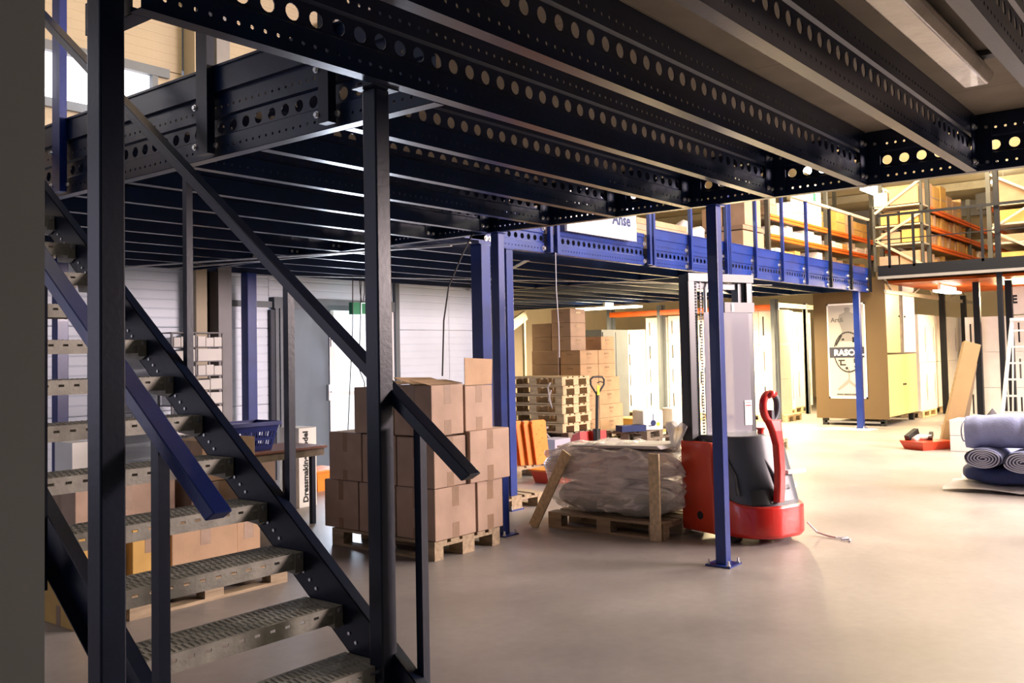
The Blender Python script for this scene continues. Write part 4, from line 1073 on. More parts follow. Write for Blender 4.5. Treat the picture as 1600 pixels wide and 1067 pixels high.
q = B(); q.box(-0.22,0.22,-0.12,0.12,0,0.10); r = tag(O(q, 'blue_box', 'navy', None), 'flat dark blue box left of the leaf print box', 'box'); r.location = (13.2, 8.02, 0.293); r.rotation_euler = (0,0,math.radians(-32))
carton('long low cream box on the floor before the cream stacks', 15.6, 17.3, 9.2, 9.8, 0.0, 0.30, 'cartonyel', tapes=False, rz=math.radians(-12))

# ================================================================= BROWN CARTON PILE
pallet_copy('pallet under the tall brown carton pile', (14.42, 9.28, 0), PI/2, 'wooddark')
ch = 0.249
def pile(label, x0, x1, y0, y1, k, mk, word='FRAGILE'):
    z0 = 0.147 + k*ch
    c = carton(label, x0, x1, y0, y1, z0, z0+ch-0.002, mk, tapes=False)
    hx = (x1-x0)/2; hy = (y1-y0)/2
    q = B(); q.box(-0.07, 0.07, -hy-0.003, -hy+0.0, 0.165, 0.195); q.box(-0.05,0.06,-hy-0.003,-hy,0.12,0.125); q.box(-0.05,0.05,-hy-0.003,-hy,0.10,0.105)
    q.box(-hx-0.003, -hx, -0.06, 0.06, 0.165, 0.185)
    O(q, 'printed_mark', 'tape', c)
    return c
row_n = ['lowest','second','third','fourth','fifth','sixth','seventh','eighth','ninth']
for k in range(9):
    nm = row_n[k]
    if k < 6:
        if k < 5:
            pile('brown carton of the tall pile, %s layer, at its front corner' % nm, 13.62, 14.20, 9.28, 9.72, k, 'carton2')
            pile('brown carton of the tall pile, %s layer, left face' % nm, 13.60, 14.10, 9.74, 10.34, k, 'cartongrey')
        if k == 5:
            pile('brown carton of the tall pile, %s layer, at its front corner' % nm, 13.62, 14.20, 9.28, 9.72, k, 'carton2')
            pile('brown carton of the tall pile, %s layer, left face' % nm, 13.60, 14.10, 9.74, 10.34, k, 'cartongrey')
        pile('brown carton of the tall pile, %s layer, right end' % nm, 14.24, 14.80 + (0.14 if k < 4 else 0) + (0.1 if k < 2 else 0), 9.30, 9.75, k, 'carton2')
    else:
        if k == 6: pile('brown carton of the tall pile, %s layer, right end top' % nm, 14.42, 14.86, 9.35, 9.8, k, 'carton2')
        pile('brown carton of the tall pile, %s layer, middle column' % nm, 13.60, 14.08, 9.46, 9.88, k, 'carton')
        if k < 8: pile('brown carton of the tall pile, %s layer, left column' % nm, 13.62, 14.05, 9.90, 10.34, k, 'cartongrey')
# dark grey locker / cabinet behind
r = thing('metal_cabinet', 'dark grey metal cabinet behind the brown carton pile', 'cabinet', (16.2, 10.4, 0))
q = B(); q.box(15.75, 16.75, 10.2, 10.7, 0, 2.05); q.out('body', 'frame', r)
q = B(); q.box(15.78, 16.24, 10.185, 10.2, 0.05, 2.0); q.out('door', 'frame', r); q = B(); q.box(16.26, 16.72, 10.185, 10.2, 0.05, 2.0); q.out('door', 'frame', r)
# stair stringers far left behind pile (pale diagonal beams), shelf with dark stock
r = thing('far_staircase', 'pale steel staircase seen behind the brown carton pile', 'staircase', (14.0, 13.3, 0))
for y in (13.0, 13.9):
    q = B(); q.bar((13.6, y, 0.9), (16.9, y, 2.48), 0.05, 0.22); q.out('stringer', 'rackgalv', r)
    q = B(); q.bar((13.6, y, 1.75), (15.4, y, 2.6), 0.04, 0.05); q.out('handrail', 'rackgalv', r)
for y in (13.0, 13.9):
    for x in (13.65, 16.8):
        q = B(); q.box(x, x+0.06, y-0.03, y+0.03, 0, 0.85 if x < 14 else 2.4); q.out('support_post', 'rackgalv', r)
for k in range(7):
    q = B(); x = 13.8+k*0.42; q.box(x, x+0.25, 13.05, 13.85, 1.05+k*0.2, 1.08+k*0.2); q.out('tread', 'rackgalv', r)
for k, (x, y, z0, z1, w_) in enumerate(((13.0,12.0,0,1.75,1.5),)):
    r = thing('dark_stock_rack', 'dark low rack of stored goods left of the brown carton pile', 'rack', (13.6, 12.2, 0))
    for x in (13.0, 14.6):
        q = B(); q.box(x, x+0.06, 12.0, 12.06, 0, 2.65); q.out('upright', 'rackgrey', r)
    for z in (0.5, 1.1, 1.75):
        q = B(); q.box(13.0, 14.66, 12.0, 12.8, z-0.04, z); q.out('shelf', 'frame', r)
    q = B(); q.box(13.1,14.5,12.15,12.7,0.0,0.46); q.out('back_panel', 'frame', r)
    q = B(); q.box(13.1,14.5,12.2,12.7,1.1,1.5); q.out('back_panel', 'bag', r)
carton('upright pale board box left of the brown carton pile', 12.72, 12.98, 10.5, 10.6, 1.35, 1.95, 'cartonyel', tapes=False)
q = B(); q.box(12.80, 12.86, 10.5, 10.56, 0, 1.348); tag(q.out('wooden_post', 'woodpale'), 'pale wooden post under the upright board box', 'post')

# ================================================================= WHITE WRAPPED STACKS (row A, faces the open hall)
white_i = 0
def white_stack(lab, x0, x1, y0, y1, h, axis, mk='cartonwhite', layers=4, base=True, split=2):
    """a pallet and its layered white cartons; axis 'x': visible face is -X, 'y': visible face -Y"""
    pz = 0.0
    if base:
        if axis == 'x': pallet_copy('pale pallet under the '+lab, (x0+0.8, y0+((y1-y0)-1.2)/2, 0), PI/2, 'woodpale')
        else: pallet_copy('pale pallet under the '+lab, (x0+((x1-x0)-1.2)/2, y0, 0), 0, 'woodpale')
        pz = 0.147
    lh = (h-pz)/layers
    for k in range(layers):
        for j in range(split):
            if axis == 'x': a = (x0, x1, lerp(y0,y1,j/split), lerp(y0,y1,(j+1)/split))
            else: a = (lerp(x0,x1,j/split), lerp(x0,x1,(j+1)/split), y0, y1)
            d = random.uniform(0, 0.02); pos = ['bottom','second','third','top','topmost'][k if layers <= 4 or k < 4 else 4]
            if layers == 3: pos = ['bottom','middle','top'][k]
            side = ['left','right'] if split == 2 else ['only']
            sj = side[j] if axis == 'y' else side[::-1][j]
            r = thing('white_carton', ('%s %s carton, %s' % (sj, pos, lab)) if split > 1 else ('%s carton, %s' % (pos, lab)), 'box', ((a[0]+a[1])/2, (a[2]+a[3])/2, pz+k*lh))
            q = B(); q.box(a[0]+d, a[1]-0.003, a[2]+0.003+ (d if axis=='y' else 0), a[3]-0.003, pz+k*lh+0.002, pz+(k+1)*lh-0.004); q.out('body', mk, r)
            if axis == 'x':
                ym = (a[2]+a[3])/2; q = B()
                q.box(a[0]+d-0.003, a[0]+d, a[3]-0.12, a[3]-0.09, pz+k*lh+lh*0.25, pz+k*lh+lh*0.8)
                q.out('printed_mark', 'postergrey' if (j+k) % 2 else 'ink', r)
            else:
                q = B(); q.box(a[1]-0.14, a[1]-0.11, a[2]+d, a[2]+0.0005+d, pz+k*lh+lh*0.2, pz+k*lh+lh*0.75); q.box(a[1]-0.2, a[1]-0.19, a[2]+d, a[2]+0.0005+d, pz+k*lh+lh*0.35, pz+k*lh+lh*0.6)
                q.out('printed_mark', 'ink', r)
XR_A = 19.6
white_stack('cream stack right of the brown carton pile', XR_A, XR_A+0.8, 11.45, 12.0, 2.13, 'x', 'cartonwhite', 4, True, 1)
white_stack('white stack second from left in the back aisle', XR_A, XR_A+0.8, 10.85, 11.43, 2.40, 'x', 'cartonwhite', 4, True, 1)
white_stack('white stack just left of the stacker mast', XR_A, XR_A+0.8, 10.24, 10.82, 2.42, 'x', 'cartonwhite', 4, True, 1)
white_stack('cream stack seen behind the stacker mast', XR_A, XR_A+0.8, 9.2, 10.1, 2.30, 'x', 'cartonwhite', 4, True, 2)
white_stack('white stack right of the stacker mast', XR_A, XR_A+0.8, 8.15, 8.95, 2.47, 'x', 'cartonwhite', 3, True, 2)
white_stack('white stack in front view between two posts', 20.62, 21.75, 8.60, 9.4, 2.50, 'y', 'cartonwhite', 2, True, 2)
white_stack('white stack right before the wardrobe', 21.9, 23.4, 8.80, 9.6, 2.50, 'y', 'cartonwhite', 2, True, 2)
# row C right of the wardrobe
white_stack('tall white stack right beside the wardrobe', 21.75, 23.1, 5.75, 6.55, 2.30, 'y', 'cartonwhite', 2, True, 2)
white_stack('tall white stack between the two dark columns', 23.5, 25.4, 5.80, 6.6, 2.30, 'y', 'cartonwhite', 2, True, 2)
white_stack('tall white stack behind the leaning plank', 25.8, 27.6, 5.85, 6.65, 2.30, 'y', 'cartonwhite', 2, True, 2)
white_stack('pinkish white wall of cartons behind the ladder', 20.9, 21.7, 3.75, 4.62, 2.17, 'x', 'cartonwhite', 3, False, 1)
white_stack('pinkish white carton column at the right frame edge', 20.9, 21.7, 2.80, 3.73, 2.17, 'x', 'cartonwhite', 3, False, 1)
r = carton('white lettered box on top behind the ladder', 20.9, 21.6, 2.95, 3.75, 2.19, 2.75, 'cartonwhite', tapes=False)
text('E', 0.22, (20.895, 3.74, 2.42), (0,-1,0), (0,0,1), 'ink', r, bold=0.01)
# rack framing of the far bays
def rackframe(lab, x0, x1, y0, y1, h, beams, mk='rackgrey', beammk='rackorange', axis='x', z0=0.0, shelves=True, nbay=1, braces=True):
    r = thing('pallet_rack', lab, 'rack', ((x0+x1)/2, (y0+y1)/2, z0))
    s = 0.08
    xs = [x0 + (x1-x0)*i/nbay for i in range(nbay+1)]
    if axis == 'y':
        ys = [y0 + (y1-y0)*i/nbay for i in range(nbay+1)]
        for y in ys:
            for x in (x0, x1-s):
                q = B(); q.box(x, x+s, y-s/2, y+s/2, z0, z0+h); q.out('upright', mk, r)
        for z in beams:
            for i in range(nbay):
                for x in (x0, x1-s): q = B(); q.box(x, x+0.05, ys[i]+s/2, ys[i+1]-s/2, z0+z, z0+z+0.12); q.out('beam', beammk, r)
    else:
        for x in xs:
            for y in (y0, y1-s):
                q = B(); q.box(x-s/2, x+s/2, y, y+s, z0, z0+h); q.out('upright', mk, r)
            if braces:
                z = z0+0.15; k = 0
                while z+0.55 < z0+h:
                    ya, yb = (y0+s/2, y1-s/2) if k % 2 == 0 else (y1-s/2, y0+s/2)
                    q = B(); q.bar((x, ya, z), (x, yb, z+0.55), 0.03, 0.045); q.out('brace', 'rackgalv', r); z += 0.55; k += 1
        for z in beams:
            for i in range(nbay):
                for y in (y0, y1-0.05):
                    q = B(); q.box(xs[i]+s/2, xs[i+1]-s/2, y, y+0.05, z0+z, z0+z+0.045); q.box(xs[i]+s/2, xs[i+1]-s/2, y-0.006, y+0.05, z0+z+0.055, z0+z+0.10); q.out('beam', beammk, r)
                if shelves:
                    q = B(); q.box(xs[i]+s/2, xs[i+1]-s/2, y0+0.05, y1-0.05, z0+z+0.06, z0+z+0.10); q.out('shelf_board', 'rackgalv', r)
    return r
rackframe('low bay rack along the back aisle with orange beams', 19.3, 19.56, 8.1, 12.3, 2.68, [2.44], 'frame', 'rackorange', 'y', nbay=3)
rackframe('rack frame with orange beams above the front view white stacks', 20.5, 24.0, 8.45, 8.55, 2.68, [2.55], 'frame', 'rackgalv', 'x', shelves=False, nbay=2, braces=False)
q = B(); 
# ================================================================= WARDROBE WITH POSTER
wd_ = thing('wardrobe', 'tall brown and yellow double cupboard on black feet with poster on its side', 'wardrobe', (20.2, 6.4, 0))
q = B(); q.box(19.22, 19.26, 5.70, 7.16, 0.14, 3.0); q.out('side_panel', 'board', wd_)
q = B(); q.box(19.262, 21.36, 5.74, 7.16, 0.16, 1.44); q.out('lower_carcass', 'board', wd_)
q = B(); q.box(19.262, 21.36, 5.74, 7.16, 1.46, 2.98); q.out('upper_carcass', 'board', wd_)
for x0, x1, z0, z1, mk in ((19.27,20.38,0.18,1.43,'cream'),(20.39,21.35,0.18,1.43,'cream'),(19.27,20.22,1.47,2.97,'cream'),(20.50,21.35,1.47,2.97,'cartonwhite')):
    q = B(); q.box(x0, x1, 5.715, 5.738, z0, z1); dr = q.out('door', mk, wd_, bevel=0.003)
    kx = x1-0.06 if x0 < 20 else x0+0.06
    q = B(); q.cyl((kx,5.715,(z0+z1)/2),(kx,5.69,(z0+z1)/2),0.02,10); q.out('knob', 'black', dr)
q = B(); q.box(20.23,20.49,5.739,5.76,1.47,2.97); q.out('gap_shadow_board', 'wooddark', wd_)
for x, y in ((19.25,5.78),(19.25,6.95),(21.2,5.78),(21.2,6.95)):
    q = B(); q.box(x, x+0.1, y, y+0.1, 0, 0.14); q.out('foot', 'black', wd_)
q = B(); q.box(19.25,19.29,5.8,7.0,0.05,0.09); q.out('base_rail', 'steelgrey', wd_)
# poster
ps = thing('poster', 'white portrait poster with dark name band and dress form print on the wardrobe', 'poster', (19.21, 6.48, 1.5))
def pbox(bm, ya, yb, za, zb, m=0, d=0.0): bm.box(19.212-d, 19.2195-d*0.5, min(ya,yb), max(ya,yb), za, zb, m)
q = B(); pbox(q, 6.10, 6.88, 0.55, 2.50); q.out('sheet', 'paper', ps)
q = B()
for ya, yb, za, zb in ((6.10,6.88,0.55,0.585),(6.10,6.88,2.465,2.50),(6.10,6.13,0.55,2.5),(6.85,6.88,0.55,2.5)): pbox(q, ya, yb, za, zb, 0, 0.002)
q.out('border', 'white', ps)
X_ = 19.208
def flat(bm, pts, x, m=0): bm.add([(x, y, z) for y, z in pts], [tuple(range(len(pts)))], m)
# dress form torso + tripod
q = B()
cy_ = 6.46
torso = [(0.0,2.42),(0.06,2.40),(0.05,2.32),(0.16,2.27),(0.19,2.16),(0.15,2.05),(0.11,1.92),(0.16,1.80),(0.17,1.72),(-0.17,1.72),(-0.16,1.80),(-0.11,1.92),(-0.15,2.05),(-0.19,2.16),(-0.16,2.27),(-0.05,2.32),(-0.06,2.40)]
flat(q, [(cy_+a, z) for a, z in torso], X_); q.out('dress_form_print', 'posterlight', ps)
q = B(); flat(q, [(cy_-0.015,1.15),(cy_+0.015,1.15),(cy_+0.015,0.95),(cy_+0.24,0.75),(cy_+0.22,0.71),(cy_,0.87),(cy_-0.22,0.69),(cy_-0.24,0.73),(cy_-0.015,0.93)], X_); q.out('tripod_print', 'posterlight', ps)
q = B()  # circle arc with small symbols
for k in range(44):
    a = 2*PI*k/44
    if abs(math.sin(a)) < 0.28: continue
    c = (cy_+0.30*math.cos(a), 1.50+0.42*math.sin(a)); d_ = (cy_+0.30*math.cos(a+0.13), 1.50+0.42*math.sin(a+0.13)); e_ = 0.93
    flat(q, [c, d_, (cy_+(d_[0]-cy_)*e_, 1.5+(d_[1]-1.5)*e_), (cy_+(c[0]-cy_)*e_, 1.5+(c[1]-1.5)*e_)], X_-0.001)
for (y, z, a, c) in ((6.32,1.78,0.10,0.05),(6.30,1.72,0.14,0.03),(6.35,1.74,0.03,0.09),(6.56,1.76,0.05,0.04),(6.60,1.33,0.13,0.03),(6.62,1.27,0.03,0.09),(6.56,1.24,0.09,0.03),(6.33,1.32,0.05,0.09),(6.30,1.20,0.10,0.03),(6.50,1.17,0.05,0.05)):
    flat(q, [(y-a/2,z-c/2),(y+a/2,z-c/2),(y+a/2,z+c/2),(y-a/2,z+c/2)], X_-0.001)
flat(q, [(6.70,1.62),(6.72,1.66),(6.60,1.86),(6.57,1.84)], X_-0.001)
q.out('symbol_print', 'ink', ps)
q = B(); q.box(19.200, 19.206, 6.14, 6.84, 1.39, 1.60); q.out('name_band', 'posterdark', ps)
text('RASCOL', 0.165, (19.198, 6.75, 1.435), (0,-1,0), (0,0,1), 'white', ps, bold=0.008)
text('Art&', 0.13, (19.206, 6.80, 2.12), (0,-1,0), (0,0,1), 'postergrey', ps, bold=0.002)
text('www.rascol.com', 0.06, (19.206, 6.72, 0.62), (0,-1,0), (0,0,1), 'ink', ps, bold=0.002)
q = B(); q.add([(18.1,5.75,0.003),(18.15,6.75,0.003),(18.7,6.6,0.006),(18.55,5.7,0.006)], [(0,1,2,3)]); q.add([(18.1,5.75,0.0),(18.15,6.75,0.0),(18.7,6.6,0.0),(18.55,5.7,0.0)], [(3,2,1,0)])
tag(q.out('paper_sheet', 'white'), 'flat white sheet lying on the floor below the poster', 'sheet')
pallet_copy('small pallet edge on the floor right behind the stacker', (14.65, 5.95, 0), math.radians(100), 'wood')

# ================================================================= UPPER LEVEL RACKS
DK = HB+0.40
rackframe('upstairs rack behind the blue guard posts with orange beams', 16.45, 22.6, 6.9, 7.85, 2.3, [0.55, 0.92], 'rackgrey', 'rackorange', 'x', DK, True, 2)
rackframe('upstairs rack right of the corner, loaded with brown boxes', 19.98, 27.0, 4.98, 5.98, 1.85, [0.44, 0.82, 1.20], 'rackgrey', 'rackorange', 'x', 3.12, True, 2)
rackframe('rightmost upstairs rack at the frame edge', 19.9, 26.5, 2.9, 3.92, 1.9, [0.35, 0.72, 1.1], 'rackgrey', 'rackorange', 'x', 3.12, True, 2)
gi_ = 0
def stock(zone, x0, x1, y0, y1, z, zmax, mks, wmin=0.2, wmax=0.6, seed=1, name='storage_box', tall=(0.5, 1.0), depth=None):
    """row of individual boxes along x on a shelf"""
    rnd = random.Random(seed); x = x0; k = 0
    cnt = ['first','second','third','fourth','fifth','sixth','seventh','eighth','ninth','tenth','eleventh','twelfth','thirteenth','fourteenth','fifteenth','sixteenth','seventeenth','eighteenth','nineteenth','twentieth']
    while x < x1-0.08:
        wd2 = min(rnd.uniform(wmin, wmax), x1-x); h = (zmax-z)*rnd.uniform(*tall); mk = rnd.choice(mks)
        q = B(); dd = rnd.uniform(0, 0.06)
        q.box(-wd2/2+0.008, wd2/2-0.008, 0, (depth or (y1-y0))-dd, 0, h)
        o = q.out(name, mk, None); o.location = (x+wd2/2, y0+dd, z+0.002)
        col = {'cartonwhite': 'white', 'carton': 'brown', 'carton2': 'light brown', 'cartonyel': 'yellowish', 'cartongrey': 'dull brown'}.get(mk, 'small')
        tag(o, '%s box, %s from the left %s' % (col, cnt[min(k,19)], zone), 'box')
        q = B(); q.box(-wd2/2+0.02, wd2/2-0.02, -0.002, 0, h*0.45, h*0.5); q.out('tape_strip', 'tape', o, world=False)
        x += wd2 + rnd.uniform(0, 0.05); k += 1
W_, Bn, Y_ = 'cartonwhite', 'carton2', 'cartonyel'
stock('upstairs behind blue posts, deck level', 16.55, 19.4, 6.95, 7.8, DK, DK+0.52, [W_, W_, Y_], 0.25, 0.5, 3)
stock('upstairs behind blue posts, lower shelf', 16.55, 19.4, 6.95, 7.8, DK+0.65, DK+0.90, [W_, W_, 'cartongrey'], 0.25, 0.5, 4)
stock('upstairs behind blue posts, upper shelf', 16.55, 18.6, 6.95, 7.8, DK+1.02, DK+1.55, [W_, W_, 'carton'], 0.3, 0.6, 5)
carton('tall white carton with green label high on the upstairs rack', 18.75, 19.3, 6.95, 7.4, DK+1.02, DK+1.9, W_, tapes=False)
q = B(); q.box(18.85, 19.0, 6.945, 6.9495, DK+1.5, DK+1.7); tag(q.out('green_label', 'green'), 'small green label on the tall white carton upstairs', 'label')
stock('upstairs rear bay, deck level', 19.7, 22.4, 6.95, 7.8, DK, DK+0.50, [Y_, Bn], 0.3, 0.6, 6)
stock('upstairs rear bay, lower shelf', 19.7, 22.4, 6.95, 7.8, DK+0.65, DK+0.90, [W_, Y_], 0.3, 0.6, 7)
stock('upstairs rear bay, upper shelf', 20.2, 22.4, 6.95, 7.8, DK+1.02, DK+1.5, [Y_, Y_, Bn], 0.5, 0.9, 8)
# end bay goods seen through the left end frame
carton('big brown box low behind the left end frame upstairs', 15.4, 16.3, 6.95, 7.85, DK+0.02, DK+0.62, 'carton', tapes=False)
carton('long brown box on the end frame shelf upstairs', 15.4, 16.3, 6.95, 7.85, DK+0.64, DK+0.72, 'cartongrey', tapes=False)
carton('pale labelled box on the end frame shelf upstairs', 15.6, 16.2, 7.45, 7.85, DK+0.74, DK+1.1, 'carton2', tapes=False)
carton('brown box behind the pale labelled box upstairs', 15.6, 16.3, 7.0, 7.4, DK+0.74, DK+1.25, 'carton', tapes=False)
# flat cardboard pile and bright things at left upstairs
for k in range(4):
    q = B(); q.box(10.9+0.06*k, 12.7-0.05*k, 6.5+0.02*k, 7.4, DK+0.01+k*0.09, DK+0.09+k*0.09)
    tag(q.out('flat_cardboard', 'carton2' if k % 2 else 'carton'), '%s bundle of flat cardboard lying behind the blue fascia' % ['lowest','second','third','topmost'][k], 'cardboard')
r = thing('crumpled_wrap', 'crumpled pale wrapping lying beside the flat cardboard upstairs', 'packaging', (13.2, 7.0, DK))
q = B(); softroll(q, (12.9,7.0,DK+0.30), (13.8,7.1,DK+0.30), 0.25, 0.2, 12, 0, 0.35); q.out('sheet', 'foam', r, smooth=True)
# right racks
for (yr, zn, xs_, zz, lab) in ((4.99, 5.9, 20.05, 3.12, 'corner rack'),):
    stock('in corner rack, floor level', 20.1, 23.4, 5.02, 5.9, 3.12, 3.52, [Y_, Bn], 0.14, 0.3, 11)
    stock('in corner rack, first shelf', 20.1, 23.4, 5.02, 5.9, 3.67, 3.92, [Y_, Y_, Bn], 0.12, 0.25, 12, tall=(0.85,1))
    stock('in corner rack, second shelf', 20.1, 23.4, 5.02, 5.9, 4.05, 4.30, [Y_, Y_, Bn], 0.12, 0.25, 13, tall=(0.85,1))
    stock('in corner rack, top shelf', 20.1, 23.0, 5.02, 5.9, 4.43, 5.0, [Bn, Y_], 0.3, 0.7, 14, tall=(0.6,1))
    stock('in corner rack rear bay, floor', 23.6, 26.9, 5.02, 5.9, 3.12, 3.5, [Y_], 0.15, 0.3, 15)
    stock('in corner rack rear bay, first shelf', 23.6, 26.9, 5.02, 5.9, 3.67, 3.9, [Y_, W_], 0.15, 0.4, 16)
# boxes seen at the -X end of the corner rack (in front of the goods)
for k, (y0, y1, z0, z1, mk, lab) in enumerate(((5.05,5.45,3.13,3.5,'carton2','right brown box at the rack end, floor level'),(5.48,5.85,3.13,3.42,'carton','left brown box at the rack end, floor level'),
    (5.05,5.40,3.68,3.93,'cartonyel','right yellowish box at the rack end, first shelf'),(5.43,5.80,3.68,3.90,'carton2','left brown box at the rack end, first shelf'),
    (5.06,5.42,4.06,4.31,'cartonyel','right yellowish box at the rack end, second shelf'),(5.47,5.80,4.06,4.29,'cartonyel','left yellowish box at the rack end, second shelf'),
    (5.05,5.62,4.45,4.78,'carton2','large orange-brown box at the rack end, top shelf'),(5.66,5.92,4.45,4.72,'cartonwhite','white box at the rack end, top shelf'))):
    carton(lab, 19.45, 19.93, y0, y1, z0, z1, mk, tapes=False)
r = thing('rack_end_shelf', 'three-tier end shelf standing before the corner rack upstairs', 'shelving', (19.7, 5.5, 3.12))
for z in (3.66, 4.04, 4.43):
    q = B(); q.box(19.42, 19.95, 5.0, 5.93, z-0.03, z); q.out('shelf', 'rackgalv', r)
for y in (4.98, 5.90):
    q = B(); q.box(19.42, 19.47, y, y+0.05, 3.12, 4.45 if y > 5.5 else 4.98); q.out('upright', 'rackgrey', r)
for (a, c) in (((19.41,5.0,3.2),(19.41,5.9,3.75)),((19.41,5.9,3.75),(19.41,5.0,4.25)),((19.41,5.9,4.3),(19.41,5.0,4.9))):
    q = B(); q.bar(a, c, 0.02, 0.05); q.out('brace', 'rackgalv', r)
stock('in rightmost rack, floor level', 20.0, 23.0, 2.95, 3.8, 3.12, 3.42, [Bn, Y_], 0.3, 0.7, 21)
stock('in rightmost rack, first shelf', 20.0, 23.0, 2.95, 3.8, 3.58, 3.82, [Bn, W_], 0.3, 0.7, 22)
stock('in rightmost rack, second shelf', 20.0, 23.0, 2.95, 3.8, 3.95, 4.2, [Y_, Bn], 0.3, 0.7, 23)
stock('in rightmost rack, top shelf', 20.0, 23.0, 2.95, 3.8, 4.33, 4.9, [Bn, W_], 0.5, 0.9, 24)

# lit lamps
def tube_lamp(lab, x, y, z, lx, ly):
    r = thing('fluorescent_lamp', lab, 'light fixture', (x, y, z))
    q = B(); q.box(x-lx/2, x+lx/2, y-0.03, y+0.03, z, z+0.10); q.out('housing', 'white', r)
    q = B(); q.box(x-lx/2+0.02, x+lx/2-0.02, y-ly/2+0.02, y+ly/2-0.02, z-0.04, z-0.001); q.out('lit_tube', 'lamp', r)
    if z > 3:
        zt = 7.0 - max(0, x-17)*1.65/13
        for sx in (-0.3, 0.3): q = B(); q.box(x+sx*lx-0.006, x+sx*lx+0.006, y-0.006, y+0.006, z+0.10, zt); q.out('hanger', 'bolt', r)
tube_lamp('lit fluorescent lamp under the far orange soffit', 21.0, 4.95, 2.74, 1.3, 0.30)
tube_lamp('lit fluorescent lamp high above the corner rack', 20.8, 6.25, 5.0, 1.2, 0.4)
tube_lamp('lit fluorescent lamp seen through the beam hole', 17.4, 6.42, 5.0, 0.9, 0.3)
tube_lamp('lit fluorescent lamp over the back aisle beside the cream stacks', 17.6, 11.2, 2.60, 0.35, 1.6)
tube_lamp('lit fluorescent lamp behind the upstairs yellow boxes', 21.0, 8.3, 4.35, 1.3, 0.25)
tube_lamp('lit lamp high above the rightmost rack', 25.0, 4.6, 5.5, 1.2, 0.3)

# ================================================================= RIGHT FLOOR ITEMS
r = thing('leaning_cardboard', 'long narrow brown cardboard box leaning at an angle', 'box', (15.6, 3.85, 0))
q = B(); q.bar((15.75, 3.80, 0.0), (16.25, 3.50, 1.62), 0.25, 0.13, 0, (1,0.5,0)); q.out('body', 'leancard', r, bevel=0.004)
r = thing('leaning_cardboard', 'shorter brown board leaning behind the long cardboard box', 'board', (16.4, 3.7, 0))
q = B(); q.bar((16.3, 3.75, 0.0), (16.75, 3.62, 1.3), 0.16, 0.06, 0, (1,0.5,0)); q.out('body', 'board', r)
r = thing('red_tray', 'red plastic tray with pink and dark tools on the floor', 'tray', (15.35, 4.00, 0), math.radians(-30))
q = B(); q.frust(-0.32, 0.32, -0.24, 0.24, 0.0, 0.13, 0.05); q.out('body', 'redorange', r, world=False)
q = B(); q.tube([(-0.2,0.05,0.14),(-0.05,0.12,0.17),(0.1,0.0,0.16)], 0.05, 8); q.out('pink_cloth', 'greyfab', r, world=False, smooth=True)
q = B(); q.bar((-0.25,0.15,0.16),(0.0,0.2,0.26),0.08,0.09); q.bar((0.02,-0.05,0.15),(0.2,0.1,0.22),0.06,0.06); q.out('dark_tool', 'black', r, world=False)
carton('lower white box of two beside the red tray', 15.15, 15.75, 3.12, 3.62, 0.0, 0.235, 'cartonwhite', tapes=False)
carton('upper white box of two beside the red tray', 15.15, 15.75, 3.12, 3.62, 0.238, 0.47, 'cartonwhite', tapes=False)
q = B(); q.box(-0.5, 0.5, -0.18, 0.18, 0.0, 0.30); o = tag(q.out('open_box', 'carton', bevel=0.004), 'long low brown box behind the white boxes', 'box'); o.location = (16.6, 3.55, 0); o.rotation_euler = (0,0,math.radians(-60))
r = thing('dark_bag', 'dark grey crumpled bag standing before the ladder', 'bag', (15.8, 3.15, 0))
q = B(); q.grid(10, 16, lambda s,t: (0.02+0.30*(1-s**1.6)*math.cos(2*PI*t)*(1+0.15*math.sin(10*PI*t)), 0.28*(1-s**1.6)*math.sin(2*PI*t)*(1+0.2*math.cos(6*PI*t)), 0.62*s), 0, False, True); q.out('body', 'bag', r, world=False, smooth=True)
q = B(); q.grid(8, 14, lambda s,t: (0.1+0.4*(1-s**2)*math.cos(2*PI*t), -0.45+0.38*(1-s**2)*math.sin(2*PI*t), 0.25*s), 0, False, True); q.out('lower_fold', 'black', r, world=False, smooth=True)
# step ladder
ld = thing('step_ladder', 'aluminium step ladder standing at the right frame edge', 'ladder', (17.3, 3.0, 0))
for y0, y1 in ((3.30,3.10),(2.72,2.78)):
    q = B(); q.bar((17.0,y0,0),(17.35,y1,2.02),0.03,0.06); q.out('side_rail', 'alu', ld)
    q = B(); q.bar((18.1,y0,0),(17.40,y1,2.0),0.025,0.04); q.out('rear_rail', 'alu', ld)
for k in range(7):
    t = (k+0.7)/7.5; x = 17.0+0.35*t; z = 2.02*t; ya = lerp(3.30,3.10,t); yb = lerp(2.72,2.78,t)
    q = B(); q.box(x, x+0.09, yb, ya, z, z+0.03); q.out('step', 'alu', ld)
q = B(); q.box(17.3,17.6,2.75,3.13,1.98,2.03); q.out('top_platform', 'alu', ld)

# fabric rolls pile at the right
q = B()
def navy_fn(s, t):
    y = 2.62 - 2.2*s; th = 2*PI*t; c, sn = math.cos(th), math.sin(th)
    e = min(1, (math.sin(PI*min(0.999,max(0.001,s))))**0.1)
    return (11.95 + 0.82*e*math.copysign(abs(c)**0.45, c), y, 0.165 + 0.115*math.copysign(abs(sn)**0.5, sn)*e + 0.012*math.sin(9*s*3))
q.grid(30, 28, navy_fn, 0, False, True)
tag(q.out('folded_fabric', 'navy', smooth=True), 'thick folded navy fabric lying under the blue rolls', 'fabric')
q = B(); q.grid(24, 12, lambda s,t: (11.0+1.4*t, 2.72-2.2*s+0.03*math.sin(20*t), 0.02+0.025*abs(math.sin(9*s+6*t))+(0.03 if t>0.1 else 0)), 0)
tag(q.out('plastic_sheet', 'foam', smooth=True), 'crumpled white plastic sheet under the navy fabric', 'plastic sheet')
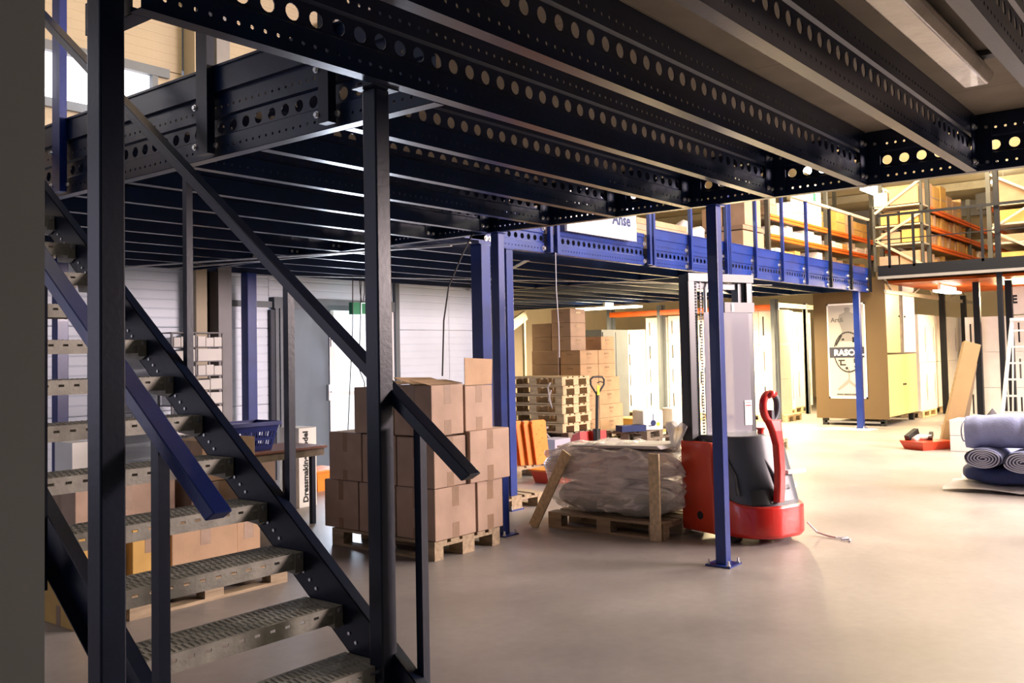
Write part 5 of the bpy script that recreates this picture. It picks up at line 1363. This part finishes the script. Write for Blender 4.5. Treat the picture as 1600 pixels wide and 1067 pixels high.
# top roll, axis along -Y
def toproll(s, t):
    th = 2*PI*t; e = 1 if 0.0 < s < 1 else 0.0
    rr = 0.185*(1 + 0.05*math.sin(3*th+8*s) + 0.03*math.sin(17*s+2*th)); rr *= (0.93 + 0.07*min(1, s*14))
    fold = 0.012*math.sin(30*s)*math.exp(-((s-0.06)/0.06)**2) + 0.02*math.exp(-((s-0.30)/0.02)**2)*math.cos(th)
    return (11.45 + (rr*1.35+fold)*math.cos(th), 2.56 - 1.9*s + 0.03*math.cos(th), 0.625 + (rr+fold)*math.sin(th) + 0.02*math.sin(6*s))
r = thing('fabric_roll', 'large lilac-blue fabric roll lying across the two other rolls', 'fabric roll', (11.45, 1.7, 0.45))
q = B(); q.grid(60, 36, toproll, 0, False, True); k0 = len(q.v); q.v.append((11.45,2.57,0.63)); 
for j in range(36): q.f.append((j, (j+1)%36, k0)); q.m.append(0)
q.out('outer_fabric', 'denim', r, smooth=True)
for z_, a_ in ((0.0,0.62),):
    q = B(); pts = [(11.45+0.25*a_*math.cos(2*PI*k/30), 2.575+0.004*(1-a_), 0.625+0.18*a_*math.sin(2*PI*k/30)) for k in range(30)]; q.tube(pts, 0.008, 6, 0, True); q.out('wound_edge', 'denimlight', r, smooth=True)
def endroll(lab, yc, zc, ry, rz_, turns, x0, L):
    r = thing('fabric_roll', lab, 'fabric roll', (x0+L/2, yc, zc-rz_))
    q = B(); q.grid(20, 36, lambda s,t: (x0+0.012+L*s, yc+(ry*(1+0.03*math.sin(5*s+4*PI*t)))*math.cos(2*PI*t), zc+rz_*(1+0.03*math.sin(7*s))*math.sin(2*PI*t)), 0, False, True)
    q.out('outer_fabric', 'denim', r, smooth=True)
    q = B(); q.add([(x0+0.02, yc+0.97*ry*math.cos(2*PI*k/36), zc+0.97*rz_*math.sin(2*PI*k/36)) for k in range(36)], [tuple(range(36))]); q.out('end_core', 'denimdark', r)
    pts = []
    N = int(turns*26)
    for k in range(N):
        a = 2*PI*k/26; f = 0.10 + 0.88*k/N
        pts.append((x0+0.008+0.004*math.sin(k*0.7), yc+ry*f*math.cos(a)*(1+0.03*math.sin(k)), zc+rz_*f*math.sin(a)))
    q = B(); q.tube(pts, min(ry, rz_)/(turns*2.6), 6); q.out('spiral_edge', 'denimlight', r, smooth=True)
endroll('blue-grey rolled fabric with spiral end, left of the two', 2.325, 0.365, 0.185, 0.105, 5, 11.08, 1.5)
endroll('blue-grey rolled fabric with spiral end, right of the two', 1.93, 0.345, 0.19, 0.11, 5, 11.02, 1.5)
